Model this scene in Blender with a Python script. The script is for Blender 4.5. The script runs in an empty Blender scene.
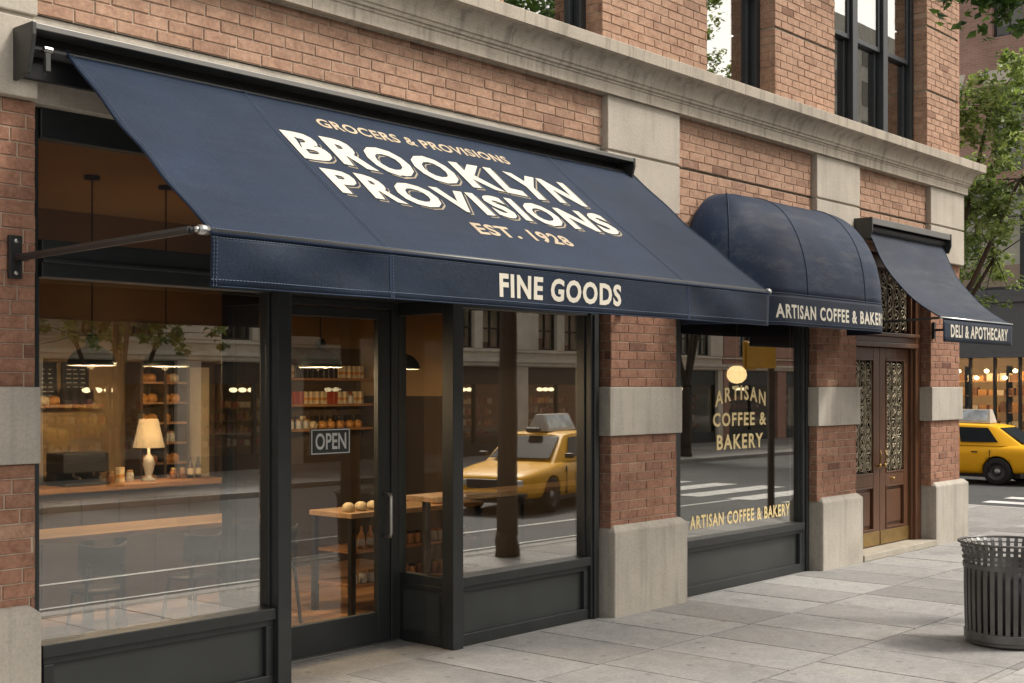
import bpy, bmesh, math, random
from mathutils import Vector, Matrix
random.seed(7)
R = math.radians
SC = bpy.context.scene
COL = SC.collection

# ------------------------------------------------------------------ materials
def newmat(name):
    m = bpy.data.materials.new(name); m.use_nodes = True
    nt = m.node_tree; b = nt.nodes.get('Principled BSDF')
    return m, nt, b
def N(nt, typ, **kw):
    n = nt.nodes.new(typ)
    for k, v in kw.items():
        if hasattr(n, k): setattr(n, k, v)
        else: n.inputs[k.replace('_', ' ')].default_value = v
    return n
def ramp(nt, fac, stops):
    r = nt.nodes.new('ShaderNodeValToRGB'); e = r.color_ramp.elements
    while len(e) < len(stops): e.new(0.5)
    for i, (p, c) in enumerate(stops):
        e[i].position = p; e[i].color = (c[0], c[1], c[2], 1) if hasattr(c, '__len__') else (c, c, c, 1)
    nt.links.new(fac, r.inputs[0]); return r.outputs[0]
def coords(nt, scale=(1, 1, 1)):
    t = nt.nodes.new('ShaderNodeTexCoord'); mp = nt.nodes.new('ShaderNodeMapping')
    mp.inputs['Scale'].default_value = scale
    nt.links.new(t.outputs['Object'], mp.inputs[0]); return mp.outputs[0]
def noise(nt, vec, scale, detail=4, rough=0.55):
    n = nt.nodes.new('ShaderNodeTexNoise'); n.inputs['Scale'].default_value = scale
    n.inputs['Detail'].default_value = detail; n.inputs['Roughness'].default_value = rough
    nt.links.new(vec, n.inputs['Vector']); return n.outputs['Fac']
def mix(nt, a, b, fac, mode='MIX'):
    m = nt.nodes.new('ShaderNodeMix'); m.data_type = 'RGBA'; m.blend_type = mode
    for k_, v in ((0, fac), (6, a), (7, b)):
        s = m.inputs[k_]
        if hasattr(v, 'links'): nt.links.new(v, s)
        elif isinstance(v, (int, float)): s.default_value = v if k_ == 0 else (v, v, v, 1)
        else: s.default_value = (*v[:3], 1)
    return m.outputs[2]
def bump(nt, b, h, strength=0.3, dist=0.01):
    n = nt.nodes.new('ShaderNodeBump'); n.inputs['Strength'].default_value = strength
    n.inputs['Distance'].default_value = dist
    nt.links.new(h, n.inputs['Height']); nt.links.new(n.outputs[0], b.inputs['Normal'])
def tint(nt):
    a = nt.nodes.new('ShaderNodeAttribute'); a.attribute_name = 'tint'; return a.outputs['Fac']

def simple(name, col, rough=0.5, metal=0.0, var=0.12, scale=8, bmp=0.05, spec=0.5, coat=0):
    m, nt, b = newmat(name); v = coords(nt)
    n = noise(nt, v, scale, 5)
    c = ramp(nt, n, [(0.25, [x*(1-var) for x in col]), (0.75, [min(1, x*(1+var)) for x in col])])
    nt.links.new(c, b.inputs['Base Color'])
    b.inputs['Metallic'].default_value = metal
    b.inputs['Specular IOR Level'].default_value = spec
    b.inputs['Coat Weight'].default_value = coat
    r = nt.nodes.new('ShaderNodeMapRange'); r.inputs[3].default_value = rough*0.85; r.inputs[4].default_value = min(1, rough*1.15)
    nt.links.new(n, r.inputs[0]); nt.links.new(r.outputs[0], b.inputs['Roughness'])
    if bmp: bump(nt, b, noise(nt, v, scale*12, 3), bmp, 0.004)
    return m

def mat_brick(name='brick', cols=((0.24, 0.13, 0.09), (0.44, 0.27, 0.185), (0.54, 0.39, 0.285))):
    m, nt, b = newmat(name); v = coords(nt)
    t = tint(nt)
    c = ramp(nt, t, [(0.0, cols[0]), (0.22, [x*0.9 for x in cols[1]]), (0.6, cols[1]), (0.85, [x*1.08 for x in cols[1]]), (1.0, cols[2])])
    n = noise(nt, v, 38, 6, 0.7); n2 = noise(nt, v, 1.3, 3); n4 = noise(nt, v, 11, 5, 0.7)
    c = mix(nt, c, ramp(nt, n4, [(0.32, (0.72, 0.66, 0.66)), (0.5, (1, 1, 1)), (0.68, (1.15, 1.2, 1.22))]), 0.9, 'MULTIPLY')
    c = mix(nt, c, ramp(nt, n, [(0.3, 0.62), (0.62, 1.12)]), 0.75, 'MULTIPLY')
    c = mix(nt, c, ramp(nt, n2, [(0.3, 0.85), (0.7, 1.1)]), 0.8, 'MULTIPLY')
    dust = ramp(nt, noise(nt, v, 90, 3, 0.7), [(0.58, 0), (0.72, 1)])
    c = mix(nt, c, (0.42, 0.36, 0.29), mix(nt, (0, 0, 0), (0.35, 0.35, 0.35), dust))
    nt.links.new(c, b.inputs['Base Color']); b.inputs['Roughness'].default_value = 0.9
    b.inputs['Specular IOR Level'].default_value = 0.25
    bump(nt, b, n, 0.6, 0.006); return m
def mat_stone(name, col, streak=0.25, dark=0.55):
    m, nt, b = newmat(name); v = coords(nt); vs = coords(nt, (9, 9, 0.7))
    n1 = noise(nt, v, 2.2, 6, 0.6); n2 = noise(nt, vs, 1.6, 5, 0.6); n3 = noise(nt, v, 60, 4, 0.7)
    c = ramp(nt, n1, [(0.3, [x*0.82 for x in col]), (0.55, col), (0.75, [min(1, x*1.12) for x in col])])
    c = mix(nt, c, ramp(nt, n2, [(0.3, dark), (0.5, 1.0), (0.8, 1.1)]), streak, 'MULTIPLY')
    c = mix(nt, c, ramp(nt, n3, [(0.3, 0.7), (0.6, 1.08)]), 0.5, 'MULTIPLY')
    nt.links.new(c, b.inputs['Base Color']); b.inputs['Roughness'].default_value = 0.88
    b.inputs['Specular IOR Level'].default_value = 0.25
    bump(nt, b, n3, 0.35, 0.005); return m
def mat_slab():
    m, nt, b = newmat('paving'); v = coords(nt)
    t = tint(nt)
    c = ramp(nt, t, [(0.0, (0.235, 0.23, 0.222)), (0.5, (0.315, 0.308, 0.297)), (1.0, (0.385, 0.378, 0.366))])
    n1 = noise(nt, v, 1.4, 6, 0.65); n2 = noise(nt, v, 9, 6, 0.7); n3 = noise(nt, v, 130, 3, 0.7)
    c = mix(nt, c, ramp(nt, n1, [(0.3, (0.84, 0.85, 0.86)), (0.5, 1.0), (0.72, (1.10, 1.06, 1.0))]), 0.85, 'MULTIPLY')
    c = mix(nt, c, ramp(nt, n2, [(0.3, 0.80), (0.6, 1.07)]), 0.9, 'MULTIPLY')
    n5 = noise(nt, v, 34, 6, 0.75); c = mix(nt, c, ramp(nt, n5, [(0.3, 0.66), (0.5, 1.0), (0.7, 1.12)]), 0.85, 'MULTIPLY')
    c = mix(nt, c, ramp(nt, n3, [(0.3, 0.62), (0.68, 1.22)]), 0.8, 'MULTIPLY')
    vo = nt.nodes.new('ShaderNodeTexVoronoi'); vo.voronoi_dimensions = '2D'; vo.inputs['Scale'].default_value = 3.4
    nt.links.new(coords(nt, (1, 1, 0)), vo.inputs['Vector'])
    sp = ramp(nt, vo.outputs['Distance'], [(0.05, 1), (0.085, 0)])
    sp = mix(nt, (0, 0, 0), sp, ramp(nt, vo.outputs['Color'], [(0.55, 0), (0.62, 1)]))
    c = mix(nt, c, (0.10, 0.095, 0.09), mix(nt, (0, 0, 0), (0.5, 0.5, 0.5), sp))
    st = ramp(nt, noise(nt, v, 2.6, 7, 0.72), [(0.56, 0), (0.66, 1)]); c = mix(nt, c, (0.17, 0.165, 0.16), mix(nt, (0, 0, 0), (0.38, 0.38, 0.38), st))
    nt.links.new(c, b.inputs['Base Color'])
    r = ramp(nt, n2, [(0.3, 0.62), (0.7, 0.85)]); nt.links.new(r, b.inputs['Roughness'])
    b.inputs['Specular IOR Level'].default_value = 0.4
    bump(nt, b, n2, 0.25, 0.006); return m
def mat_asphalt():
    m, nt, b = newmat('asphalt'); v = coords(nt)
    n1 = noise(nt, v, 0.7, 6, 0.6); n2 = noise(nt, v, 110, 3, 0.8)
    c = ramp(nt, n1, [(0.3, (0.040, 0.042, 0.045)), (0.7, (0.075, 0.076, 0.078))])
    c = mix(nt, c, ramp(nt, n2, [(0.3, 0.6), (0.7, 1.3)]), 0.8, 'MULTIPLY')
    nt.links.new(c, b.inputs['Base Color']); b.inputs['Roughness'].default_value = 0.75
    bump(nt, b, n2, 0.4, 0.01); return m
def mat_fabric(name, col, fade_sheen=0.35):
    m, nt, b = newmat(name); v = coords(nt)
    n1 = noise(nt, v, 2.0, 5, 0.6); n2 = noise(nt, coords(nt, (1, 5, 5)), 2.2, 5, 0.65)
    c = ramp(nt, n1, [(0.3, [x*0.8 for x in col]), (0.7, [x*1.25 for x in col])])
    gr = ramp(nt, n2, [(0.48, 0), (0.8, 1)])
    c = mix(nt, c, (0.16, 0.155, 0.15), mix(nt, (0, 0, 0), (fade_sheen, fade_sheen, fade_sheen), gr))  # grey patches of faded cloth; on the dome also painted sky sheen
    w = noise(nt, v, 120, 3, 0.6); w2 = noise(nt, v, 26, 4, 0.6)
    c = mix(nt, c, ramp(nt, w, [(0.35, 0.66), (0.65, 1.34)]), 0.9, 'MULTIPLY')
    nt.links.new(c, b.inputs['Base Color']); b.inputs['Roughness'].default_value = 0.6
    b.inputs['Specular IOR Level'].default_value = 0.17
    b.inputs['Sheen Weight'].default_value = 0.05; b.inputs['Sheen Roughness'].default_value = 0.5
    bump(nt, b, mix(nt, w, w2, 0.6), 0.35, 0.004); return m
def mat_glass(name, refl=0.16, tr=(0.86, 0.87, 0.85)):
    m, nt, b = newmat(name); nt.nodes.remove(b); out = nt.nodes['Material Output']
    t = N(nt, 'ShaderNodeBsdfTransparent'); t.inputs[0].default_value = (*tr, 1)
    g = N(nt, 'ShaderNodeBsdfGlossy'); g.inputs['Color'].default_value = (0.97, 0.96, 0.93, 1); g.inputs['Roughness'].default_value = 0.004
    lw = N(nt, 'ShaderNodeLayerWeight'); pw = N(nt, 'ShaderNodeMath', operation='POWER'); pw.inputs[1].default_value = 4.0
    nt.links.new(lw.outputs['Facing'], pw.inputs[0])
    ad = N(nt, 'ShaderNodeMapRange'); ad.inputs[3].default_value = refl; ad.inputs[4].default_value = .95
    nt.links.new(pw.outputs[0], ad.inputs[0])
    v = coords(nt); bp = N(nt, 'ShaderNodeBump'); bp.inputs['Strength'].default_value = 0.02; bp.inputs['Distance'].default_value = 0.01
    nt.links.new(noise(nt, v, 1.1, 2), bp.inputs['Height']); nt.links.new(bp.outputs[0], g.inputs['Normal'])
    ms = N(nt, 'ShaderNodeMixShader')
    nt.links.new(ad.outputs[0], ms.inputs[0]); nt.links.new(t.outputs[0], ms.inputs[1]); nt.links.new(g.outputs[0], ms.inputs[2])
    nt.links.new(ms.outputs[0], out.inputs[0]); return m
def mat_emit(name, col, s):
    m, nt, b = newmat(name)
    b.inputs['Base Color'].default_value = (*col, 1); b.inputs['Emission Color'].default_value = (*col, 1)
    b.inputs['Emission Strength'].default_value = s; return m
def mat_wood(name, col, axis=(1, 12, 12), rough=0.45):
    m, nt, b = newmat(name); v = coords(nt, axis); n = noise(nt, v, 3.0, 6, 0.65); t = tint(nt)
    c = ramp(nt, n, [(0.25, [x*0.55 for x in col]), (0.5, col), (0.78, [min(1, x*1.35) for x in col])])
    c = mix(nt, c, ramp(nt, t, [(0, 0.75), (1, 1.2)]), 1.0, 'MULTIPLY')
    nt.links.new(c, b.inputs['Base Color']); b.inputs['Roughness'].default_value = rough
    bump(nt, b, n, 0.15, 0.003); return m
def mat_leaf(name, c1, c2, c3):
    m, nt, b = newmat(name); t = tint(nt)
    c = ramp(nt, t, [(0, c1), (0.5, c2), (1, c3)])
    nt.links.new(c, b.inputs['Base Color']); b.inputs['Roughness'].default_value = 0.55
    tr = N(nt, 'ShaderNodeBsdfTranslucent'); nt.links.new(mix(nt, c, (1.5, 1.7, 0.6), 0.6, 'MULTIPLY'), tr.inputs[0])
    ms = N(nt, 'ShaderNodeMixShader'); ms.inputs[0].default_value = 0.4
    nt.links.new(b.outputs[0], ms.inputs[1]); nt.links.new(tr.outputs[0], ms.inputs[2])
    nt.links.new(ms.outputs[0], nt.nodes['Material Output'].inputs[0]); return m
def mat_brick_tex(name, c1, c2, mortar, axis='x'):
    """far-off walls: procedural courses"""
    m, nt, b = newmat(name)
    t = nt.nodes.new('ShaderNodeTexCoord'); sx = nt.nodes.new('ShaderNodeSeparateXYZ'); cb = nt.nodes.new('ShaderNodeCombineXYZ')
    nt.links.new(t.outputs['Object'], sx.inputs[0])
    ad = N(nt, 'ShaderNodeMath', operation='ADD'); nt.links.new(sx.outputs[0], ad.inputs[0]); nt.links.new(sx.outputs[1], ad.inputs[1])
    nt.links.new(ad.outputs[0], cb.inputs[0]); nt.links.new(sx.outputs[2], cb.inputs[1])
    br = nt.nodes.new('ShaderNodeTexBrick'); nt.links.new(cb.outputs[0], br.inputs['Vector'])
    for k, vv in (('Color1', c1), ('Color2', c2), ('Mortar', mortar)): br.inputs[k].default_value = (*vv, 1)
    for k, vv in (('Scale', 1), ('Brick Width', 0.2), ('Row Height', 0.064), ('Mortar Size', 0.005), ('Bias', -0.2)): br.inputs[k].default_value = vv
    c = mix(nt, br.outputs[0], ramp(nt, noise(nt, t.outputs['Object'], 1.1, 5), [(0.3, 0.8), (0.7, 1.15)]), 0.8, 'MULTIPLY')
    nt.links.new(c, b.inputs['Base Color']); b.inputs['Roughness'].default_value = 0.9; return m

M = dict(
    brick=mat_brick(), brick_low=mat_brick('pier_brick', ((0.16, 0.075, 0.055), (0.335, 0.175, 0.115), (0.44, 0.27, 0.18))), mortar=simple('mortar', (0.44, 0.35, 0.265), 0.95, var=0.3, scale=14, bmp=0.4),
    stone=mat_stone('limestone', (0.49, 0.44, 0.37)), stone_grey=mat_stone('grey_limestone', (0.465, 0.425, 0.365), 0.4, 0.55),
    cornice=mat_stone('cornice_stone', (0.47, 0.415, 0.34), 0.6, 0.40), step=mat_stone('step_stone', (0.43, 0.39, 0.32), 0.2),
    slab=mat_slab(), joint=simple('joint_dirt', (0.07, 0.066, 0.06), 0.95), kerb=mat_stone('kerb_granite', (0.40, 0.39, 0.37), 0.2),
    asphalt=mat_asphalt(), paint=simple('road_paint', (0.62, 0.62, 0.60), 0.7, var=0.2, scale=5, bmp=0.2),
    frame=simple('shopfront_paint', (0.022, 0.025, 0.025), 0.42, var=0.25, scale=5, bmp=0.12),
    frame_up=simple('sash_paint', (0.022, 0.026, 0.030), 0.4, var=0.2, scale=5, bmp=0.1),
    panelg=simple('panel_paint', (0.038, 0.042, 0.040), 0.5, var=0.2, scale=3, bmp=0.12),
    black=simple('black_metal', (0.012, 0.012, 0.013), 0.45, var=0.2), steel=simple('steel', (0.55, 0.55, 0.53), 0.3, 1.0, var=0.1),
    housing=simple('housing_metal', (0.055, 0.055, 0.052), 0.4, 0.4, var=0.2), track=simple('track_metal', (0.17, 0.165, 0.155), 0.45, 0.5, var=0.1),
    arm=simple('arm_metal', (0.035, 0.034, 0.034), 0.45, 0.3, var=0.2),
    navy=mat_fabric('navy_canvas', (0.0095, 0.0205, 0.044), 0.05), navy_dome=mat_fabric('navy_vinyl', (0.010, 0.021, 0.047), 0.30),  # dome's stronger grey mix puts sky sheen into the colour
    navy_deli=mat_fabric('slate_canvas', (0.019, 0.028, 0.048), 0.26), navy_val=mat_fabric('valance_canvas', (0.009, 0.017, 0.034), 0.05),
    thread=simple('thread', (0.13, 0.165, 0.23), 0.8), piping=simple('piping', (0.015, 0.027, 0.054), 0.6, spec=.2),
    cream=simple('cream_paint', (0.62, 0.575, 0.48), 0.6, var=0.06), gold=simple('gold_paint', (0.30, 0.245, 0.16), 0.5, var=0.12),
    tan=simple('tan_paint', (0.46, 0.37, 0.25), 0.6, var=0.15), gilt=simple('gilt', (0.83, 0.66, 0.33), 0.42, 0.15, var=0.08),
    glass=mat_glass('shop_glass', 0.30, (.93, .93, .91)), glass_door=mat_glass('door_glass', 0.08, (.95, .95, .93)), glass_up=mat_glass('upper_glass', 0.42, (0.7, 0.72, 0.72)), glass_far=mat_glass('far_glass', 0.05),
    wood_door=mat_wood('door_wood', (0.115, 0.050, 0.024), (12, 12, 1.2), 0.38), brass=simple('brass', (0.36, 0.24, 0.09), 0.42, 0.8, var=0.25),
    iron=simple('bronze_iron', (0.36, 0.31, 0.22), 0.4, 0.8, var=0.4, scale=14), darkglass=simple('dark_glass', (0.012, 0.012, 0.012), 0.06, var=0.1, bmp=0),
    floor=mat_wood('floor_wood', (0.38, 0.21, 0.10), (1.2, 10, 1), 0.4), table=mat_wood('table_wood', (0.42, 0.27, 0.15), (1.5, 14, 5), 0.4),
    shelfw=mat_wood('shelf_wood', (0.34, 0.17, 0.07), (1.5, 10, 10), 0.5), wall_in=simple('ochre_wall', (0.26, 0.175, 0.088), 0.8, var=0.12, scale=2),
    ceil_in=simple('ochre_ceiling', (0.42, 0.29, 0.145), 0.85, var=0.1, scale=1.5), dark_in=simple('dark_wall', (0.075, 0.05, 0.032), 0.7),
    dim_in=simple('umber_dim_wall', (0.035, 0.024, 0.016), 0.75, var=0.2, scale=2), cream_in=simple('cream_wall', (0.55, 0.45, 0.30), 0.8), chair=simple('chair_black', (0.016, 0.016, 0.018), 0.5),  # umber kept near black, room dimness put into the wall colour
    chalk=simple('chalkboard', (0.02, 0.02, 0.02), 0.7), white=simple('white_ceramic', (0.5, 0.48, 0.43), 0.3), shade=simple('lamp_enamel', (0.012, 0.022, 0.018), 0.45),
    glow=mat_emit('lit_shade', (0.9, 0.66, 0.36), 0.35), bulb=mat_emit('lit_bulb', (1.0, 0.78, 0.5), 6), globe=mat_emit('lit_globe', (1.0, 0.66, 0.30), 1.6),
    strip=mat_emit('lit_strip', (1.0, 0.76, 0.48), 4), strip_far=mat_emit('lit_ceiling_strip', (1.0, 0.74, 0.46), 26), bulb_far=mat_emit('lit_small_bulb', (1.0, 0.8, 0.5), 3),
    g1=simple('goods_cream', (0.62, 0.50, 0.32), 0.6, var=0.3, scale=30), g2=simple('goods_brown', (0.20, 0.085, 0.03), 0.4, var=0.4, scale=30),
    g3=simple('goods_amber', (0.52, 0.24, 0.06), 0.3, var=0.3, scale=30), g4=simple('goods_dark', (0.03, 0.022, 0.018), 0.3), g5=simple('goods_red', (0.35, 0.06, 0.03), 0.4),
    yellow=simple('taxi_paint', (0.90, 0.46, 0.010), 0.38, var=0.04, bmp=0, coat=0.12, spec=0.3), tyre=simple('tyre', (0.018, 0.018, 0.018), 0.85), rim=simple('rim', (0.07, 0.07, 0.07), 0.4, 0.6),
    hub=simple('hubcap', (0.42, 0.42, 0.42), 0.35, 0.8), carglass=simple('car_glass', (0.02, 0.025, 0.028), 0.08, bmp=0, spec=0.07), light=simple('headlight', (0.7, 0.7, 0.68), 0.12, bmp=0),
    red=simple('tail_lens', (0.45, 0.02, 0.015), 0.2, bmp=0), can=simple('can_metal', (0.15, 0.147, 0.142), 0.40, 0.7, var=0.2, scale=12), liner=simple('can_liner', (0.05, 0.05, 0.05), 0.6),
    bark=mat_stone('bark', (0.085, 0.066, 0.050), 0.6), leaf=mat_leaf('leaf', (0.085, 0.125, 0.04), (0.20, 0.26, 0.095), (0.37, 0.42, 0.19)),
    leaf_dark=mat_leaf('leaf_deep', (0.025, 0.055, 0.016), (0.06, 0.12, 0.03), (0.15, 0.23, 0.06)),
    paleA=mat_stone('pale_facade', (0.74, 0.68, 0.58), 0.2), paleB=mat_stone('buff_facade', (0.76, 0.71, 0.61), 0.2), greyfas=simple('fascia_grey', (0.11, 0.115, 0.12), 0.5),
    slate=mat_stone('slate_cornice', (0.46, 0.46, 0.45), 0.4), blind=simple('blind', (0.62, 0.58, 0.47), 0.8), redbrick=mat_brick_tex('far_brick', (0.40, 0.23, 0.18), (0.47, 0.29, 0.23), (0.44, 0.36, 0.30)),
    sidebrick=mat_brick_tex('side_brick', (0.34, 0.15, 0.10), (0.42, 0.20, 0.13), (0.36, 0.30, 0.24)), roof=simple('roof_felt', (0.05, 0.05, 0.05), 0.9),
    sigy=simple('signal_yellow', (0.55, 0.30, 0.03), 0.5), curtain=simple('curtain', (0.30, 0.28, 0.24), 0.9), screen=simple('ad_panel', (0.42, 0.52, 0.62), 0.3, var=0.6, scale=5, bmp=0),
    paper=simple('poster_white', (0.7, 0.7, 0.68), 0.7),
)

# ------------------------------------------------------------------ mesh helpers
ORG = {}
class MB:
    def __init__(s): s.v = []; s.f = []; s.m = []; s.t = []
    def face(s, pts, mi=0, t=0.5):
        i = len(s.v); s.v += [tuple(p) for p in pts]; s.f.append(tuple(range(i, i+len(pts)))); s.m.append(mi); s.t.append(t)
    def add(s, vs, fs, mi=0, t=0.5):
        i = len(s.v); s.v += [tuple(p) for p in vs]
        for f in fs: s.f.append(tuple(i+k for k in f)); s.m.append(mi); s.t.append(t)
    def box(s, x0, x1, y0, y1, z0, z1, mi=0, t=0.5):
        s.add([(x0,y0,z0),(x1,y0,z0),(x1,y1,z0),(x0,y1,z0),(x0,y0,z1),(x1,y0,z1),(x1,y1,z1),(x0,y1,z1)],
              [(0,3,2,1),(4,5,6,7),(0,1,5,4),(1,2,6,5),(2,3,7,6),(3,0,4,7)], mi, t)
    def tube(s, pts, r, seg=8, mi=0, t=0.5, cap=True):
        pts = [Vector(p) for p in pts]; n = len(pts); rs = r if isinstance(r, (list, tuple)) else [r]*n
        ref = None; rings = []
        for i, p in enumerate(pts):
            d = (pts[min(i+1, n-1)]-pts[max(i-1, 0)]).normalized()
            if ref is None:
                a = Vector((0, 0, 1)) if abs(d.z) < 0.9 else Vector((1, 0, 0)); ref = d.cross(a).normalized()
            ref = (ref - d*ref.dot(d)).normalized(); b = d.cross(ref)
            rings.append([p + (ref*math.cos(2*math.pi*k/seg)+b*math.sin(2*math.pi*k/seg))*rs[i] for k in range(seg)])
        vs = [q for ring in rings for q in ring]; fs = []
        for i in range(n-1):
            for k in range(seg):
                a, b_ = i*seg+k, i*seg+(k+1) % seg; fs.append((a, b_, b_+seg, a+seg))
        if cap: fs.append(tuple(range(seg-1, -1, -1))); fs.append(tuple((n-1)*seg+k for k in range(seg)))
        s.add(vs, fs, mi, t)
    def lathe(s, prof, c=(0, 0, 0), seg=20, mi=0, t=0.5, axis='z', close=False):
        vs = []; n = len(prof)
        for (r, h) in prof:
            for k in range(seg):
                a = 2*math.pi*k/seg; x, y = r*math.cos(a), r*math.sin(a)
                p = (x, y, h) if axis == 'z' else ((h, x, y) if axis == 'x' else (x, h, y))
                vs.append((p[0]+c[0], p[1]+c[1], p[2]+c[2]))
        fs = []
        for i in range(n-1):
            for k in range(seg):
                a, b = i*seg+k, i*seg+(k+1) % seg; fs.append((a, b, b+seg, a+seg))
        s.add(vs, fs, mi, t)
    def grid(s, fn, nu, nv, mi=0, t=0.5):
        vs = [fn(i/nu, j/nv) for j in range(nv+1) for i in range(nu+1)]; w = nu+1
        s.add(vs, [(j*w+i, j*w+i+1, (j+1)*w+i+1, (j+1)*w+i) for j in range(nv) for i in range(nu)], mi, t)
    def build(s, name, mat, parent=None, bevel=0, smooth=False, solid=0, fixn=False):
        me = bpy.data.meshes.new(name)
        o = ORG.get(parent.name, Vector((0, 0, 0))) if parent else Vector((0, 0, 0))
        me.from_pydata([(v[0]-o[0], v[1]-o[1], v[2]-o[2]) for v in s.v], [], s.f)
        for m in (mat if isinstance(mat, (list, tuple)) else [mat]): me.materials.append(m)
        me.polygons.foreach_set('material_index', s.m)
        at = me.attributes.new('tint', 'FLOAT', 'FACE'); at.data.foreach_set('value', s.t)
        if smooth: me.polygons.foreach_set('use_smooth', [True]*len(s.f))
        if fixn:
            bm = bmesh.new(); bm.from_mesh(me); bmesh.ops.remove_doubles(bm, verts=bm.verts, dist=1e-5)
            bmesh.ops.recalc_face_normals(bm, faces=bm.faces); bm.to_mesh(me); bm.free()
        me.update()
        ob = bpy.data.objects.new(name, me); COL.objects.link(ob)
        if parent: ob.parent = parent; ORG[ob.name] = o
        if solid:
            md = ob.modifiers.new('s', 'SOLIDIFY'); md.thickness = solid; md.offset = 0
        if bevel:
            md = ob.modifiers.new('b', 'BEVEL'); md.width = bevel; md.segments = 2; md.limit_method = 'ANGLE'; md.angle_limit = R(40)
        return ob
def thing(name, label, cat, loc=(0, 0, 0), group=None, local=False):
    o = bpy.data.objects.new(name, None); COL.objects.link(o); o.location = loc
    o.empty_display_size = 0.1; o['label'] = label; o['category'] = cat
    if group: o['group'] = group
    ORG[o.name] = Vector((0, 0, 0)) if local else Vector(loc)
    return o
def tag(o, label=None, cat=None, group=None, kind=None):
    for k, v in (('label', label), ('category', cat), ('group', group), ('kind', kind)):
        if v: o[k] = v
    return o
def struct(name, mb, mat, **kw):
    o = mb.build(name, mat, **kw); o['kind'] = 'structure'; return o
def dup(o, loc=None, rotz=None, label=None, parent=None):
    c = o.copy(); COL.objects.link(c); c.parent = parent
    if loc is not None: c.location = loc
    if rotz is not None: c.rotation_euler = (0, 0, rotz)
    if label: c['label'] = label
    for ch in list(o.children): dup(ch, parent=c)
    return c
def rootmove(mb_obj, loc):
    """give a single-mesh thing an origin at its base"""
    me = mb_obj.data; v = Vector(loc)
    me.transform(Matrix.Translation(-v)); mb_obj.location = v; return mb_obj

# ------------------------------------------------------------------ lettering
def text_geo(s, bold=0.0, spacing=1.0, res=3):
    cu = bpy.data.curves.new('lettering', 'FONT'); cu.body = s; cu.size = 1; cu.resolution_u = res
    cu.offset = bold; cu.space_character = spacing; cu.extrude = 0.0; cu.fill_mode = 'FRONT'
    ob = bpy.data.objects.new('lettering', cu); COL.objects.link(ob)
    bpy.context.view_layer.update()
    me = bpy.data.meshes.new_from_object(ob.evaluated_get(bpy.context.evaluated_depsgraph_get()))
    vs = [tuple(v.co) for v in me.vertices]; fs = [tuple(p.vertices) for p in me.polygons]
    bpy.data.objects.remove(ob); bpy.data.curves.remove(cu); bpy.data.meshes.remove(me)
    return vs, fs
def lettering(mb, s, fn, u0, u1, v0, v1, bold=0.02, spacing=1.0, mi=0, split=False):
    """map text so its ink box fills u0..u1, v0..v1, then fn(u,v)->xyz"""
    vs, fs = text_geo(s, bold, spacing)
    xs = [v[0] for v in vs]; ys = [v[1] for v in vs]
    a, b, c, d = min(xs), max(xs), min(ys), max(ys)
    mb.add([fn(u0+(v[0]-a)/(b-a)*(u1-u0), v0+(v[1]-c)/(d-c)*(v1-v0)) for v in vs], fs, mi)

# ------------------------------------------------------------------ world, camera, light
w = bpy.data.worlds.new('World'); SC.world = w; w.use_nodes = True
nt = w.node_tree; bg = nt.nodes['Background']
sky = nt.nodes.new('ShaderNodeTexSky'); sky.sky_type = 'NISHITA'; sky.sun_disc = False
SUN_EL, SUN_AZ = R(52), R(138)      # azimuth from +Y clockwise
sky.sun_elevation = SUN_EL; sky.sun_rotation = SUN_AZ; sky.dust_density = 3; sky.air_density = 1.0
bw = nt.nodes.new('ShaderNodeRGBToBW'); nt.links.new(sky.outputs[0], bw.inputs[0])
wm = nt.nodes.new('ShaderNodeMix'); wm.data_type = 'RGBA'; wm.inputs[0].default_value = 0.85
tc = nt.nodes.new('ShaderNodeTexCoord')
wt = nt.nodes.new('ShaderNodeMix'); wt.data_type = 'RGBA'; wt.blend_type = 'MULTIPLY'; wt.inputs[0].default_value = 1
cl = ramp(nt, noise(nt, tc.outputs['Generated'], 2.2, 5), [(0.3, (1.08, 1.02, 0.95)), (0.7, (1.5, 1.40, 1.24))])
nt.links.new(bw.outputs[0], wt.inputs[6]); nt.links.new(cl, wt.inputs[7])
nt.links.new(sky.outputs[0], wm.inputs[6]); nt.links.new(wt.outputs[2], wm.inputs[7])
nt.links.new(wm.outputs[2], bg.inputs[0]); bg.inputs[1].default_value = 0.15
sl = bpy.data.lights.new('sun', 'SUN'); sl.energy = 1.8; sl.angle = R(10); sl.color = (1, 0.94, 0.86)
so = bpy.data.objects.new('sun', sl); COL.objects.link(so)
sd = Vector((math.sin(SUN_AZ)*math.cos(SUN_EL), math.cos(SUN_AZ)*math.cos(SUN_EL), math.sin(SUN_EL)))
so.rotation_euler = sd.to_track_quat('Z', 'Y').to_euler(); so.location = (0, -10, 20)
cam = bpy.data.cameras.new('camera'); co = bpy.data.objects.new('camera', cam); COL.objects.link(co)
co.location = (0, -5.33, 1.6); co.rotation_euler = (R(90), 0, -math.atan2(0.7524, 0.6587))
cam.sensor_width = 36; cam.lens = 1288/1024*36; cam.shift_y = 45.5/1024; cam.clip_end = 1000; cam.clip_start = 0.05
SC.camera = co
SC.view_settings.view_transform = 'Standard'; SC.view_settings.look = 'None'; SC.view_settings.exposure = 0.66; SC.view_settings.gamma = 1
SC.cycles.use_denoising = True; SC.cycles.max_bounces = 8; SC.cycles.transparent_max_bounces = 24
SC.cycles.glossy_bounces = 4; SC.cycles.diffuse_bounces = 3; SC.cycles.sample_clamp_indirect = 4
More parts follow.
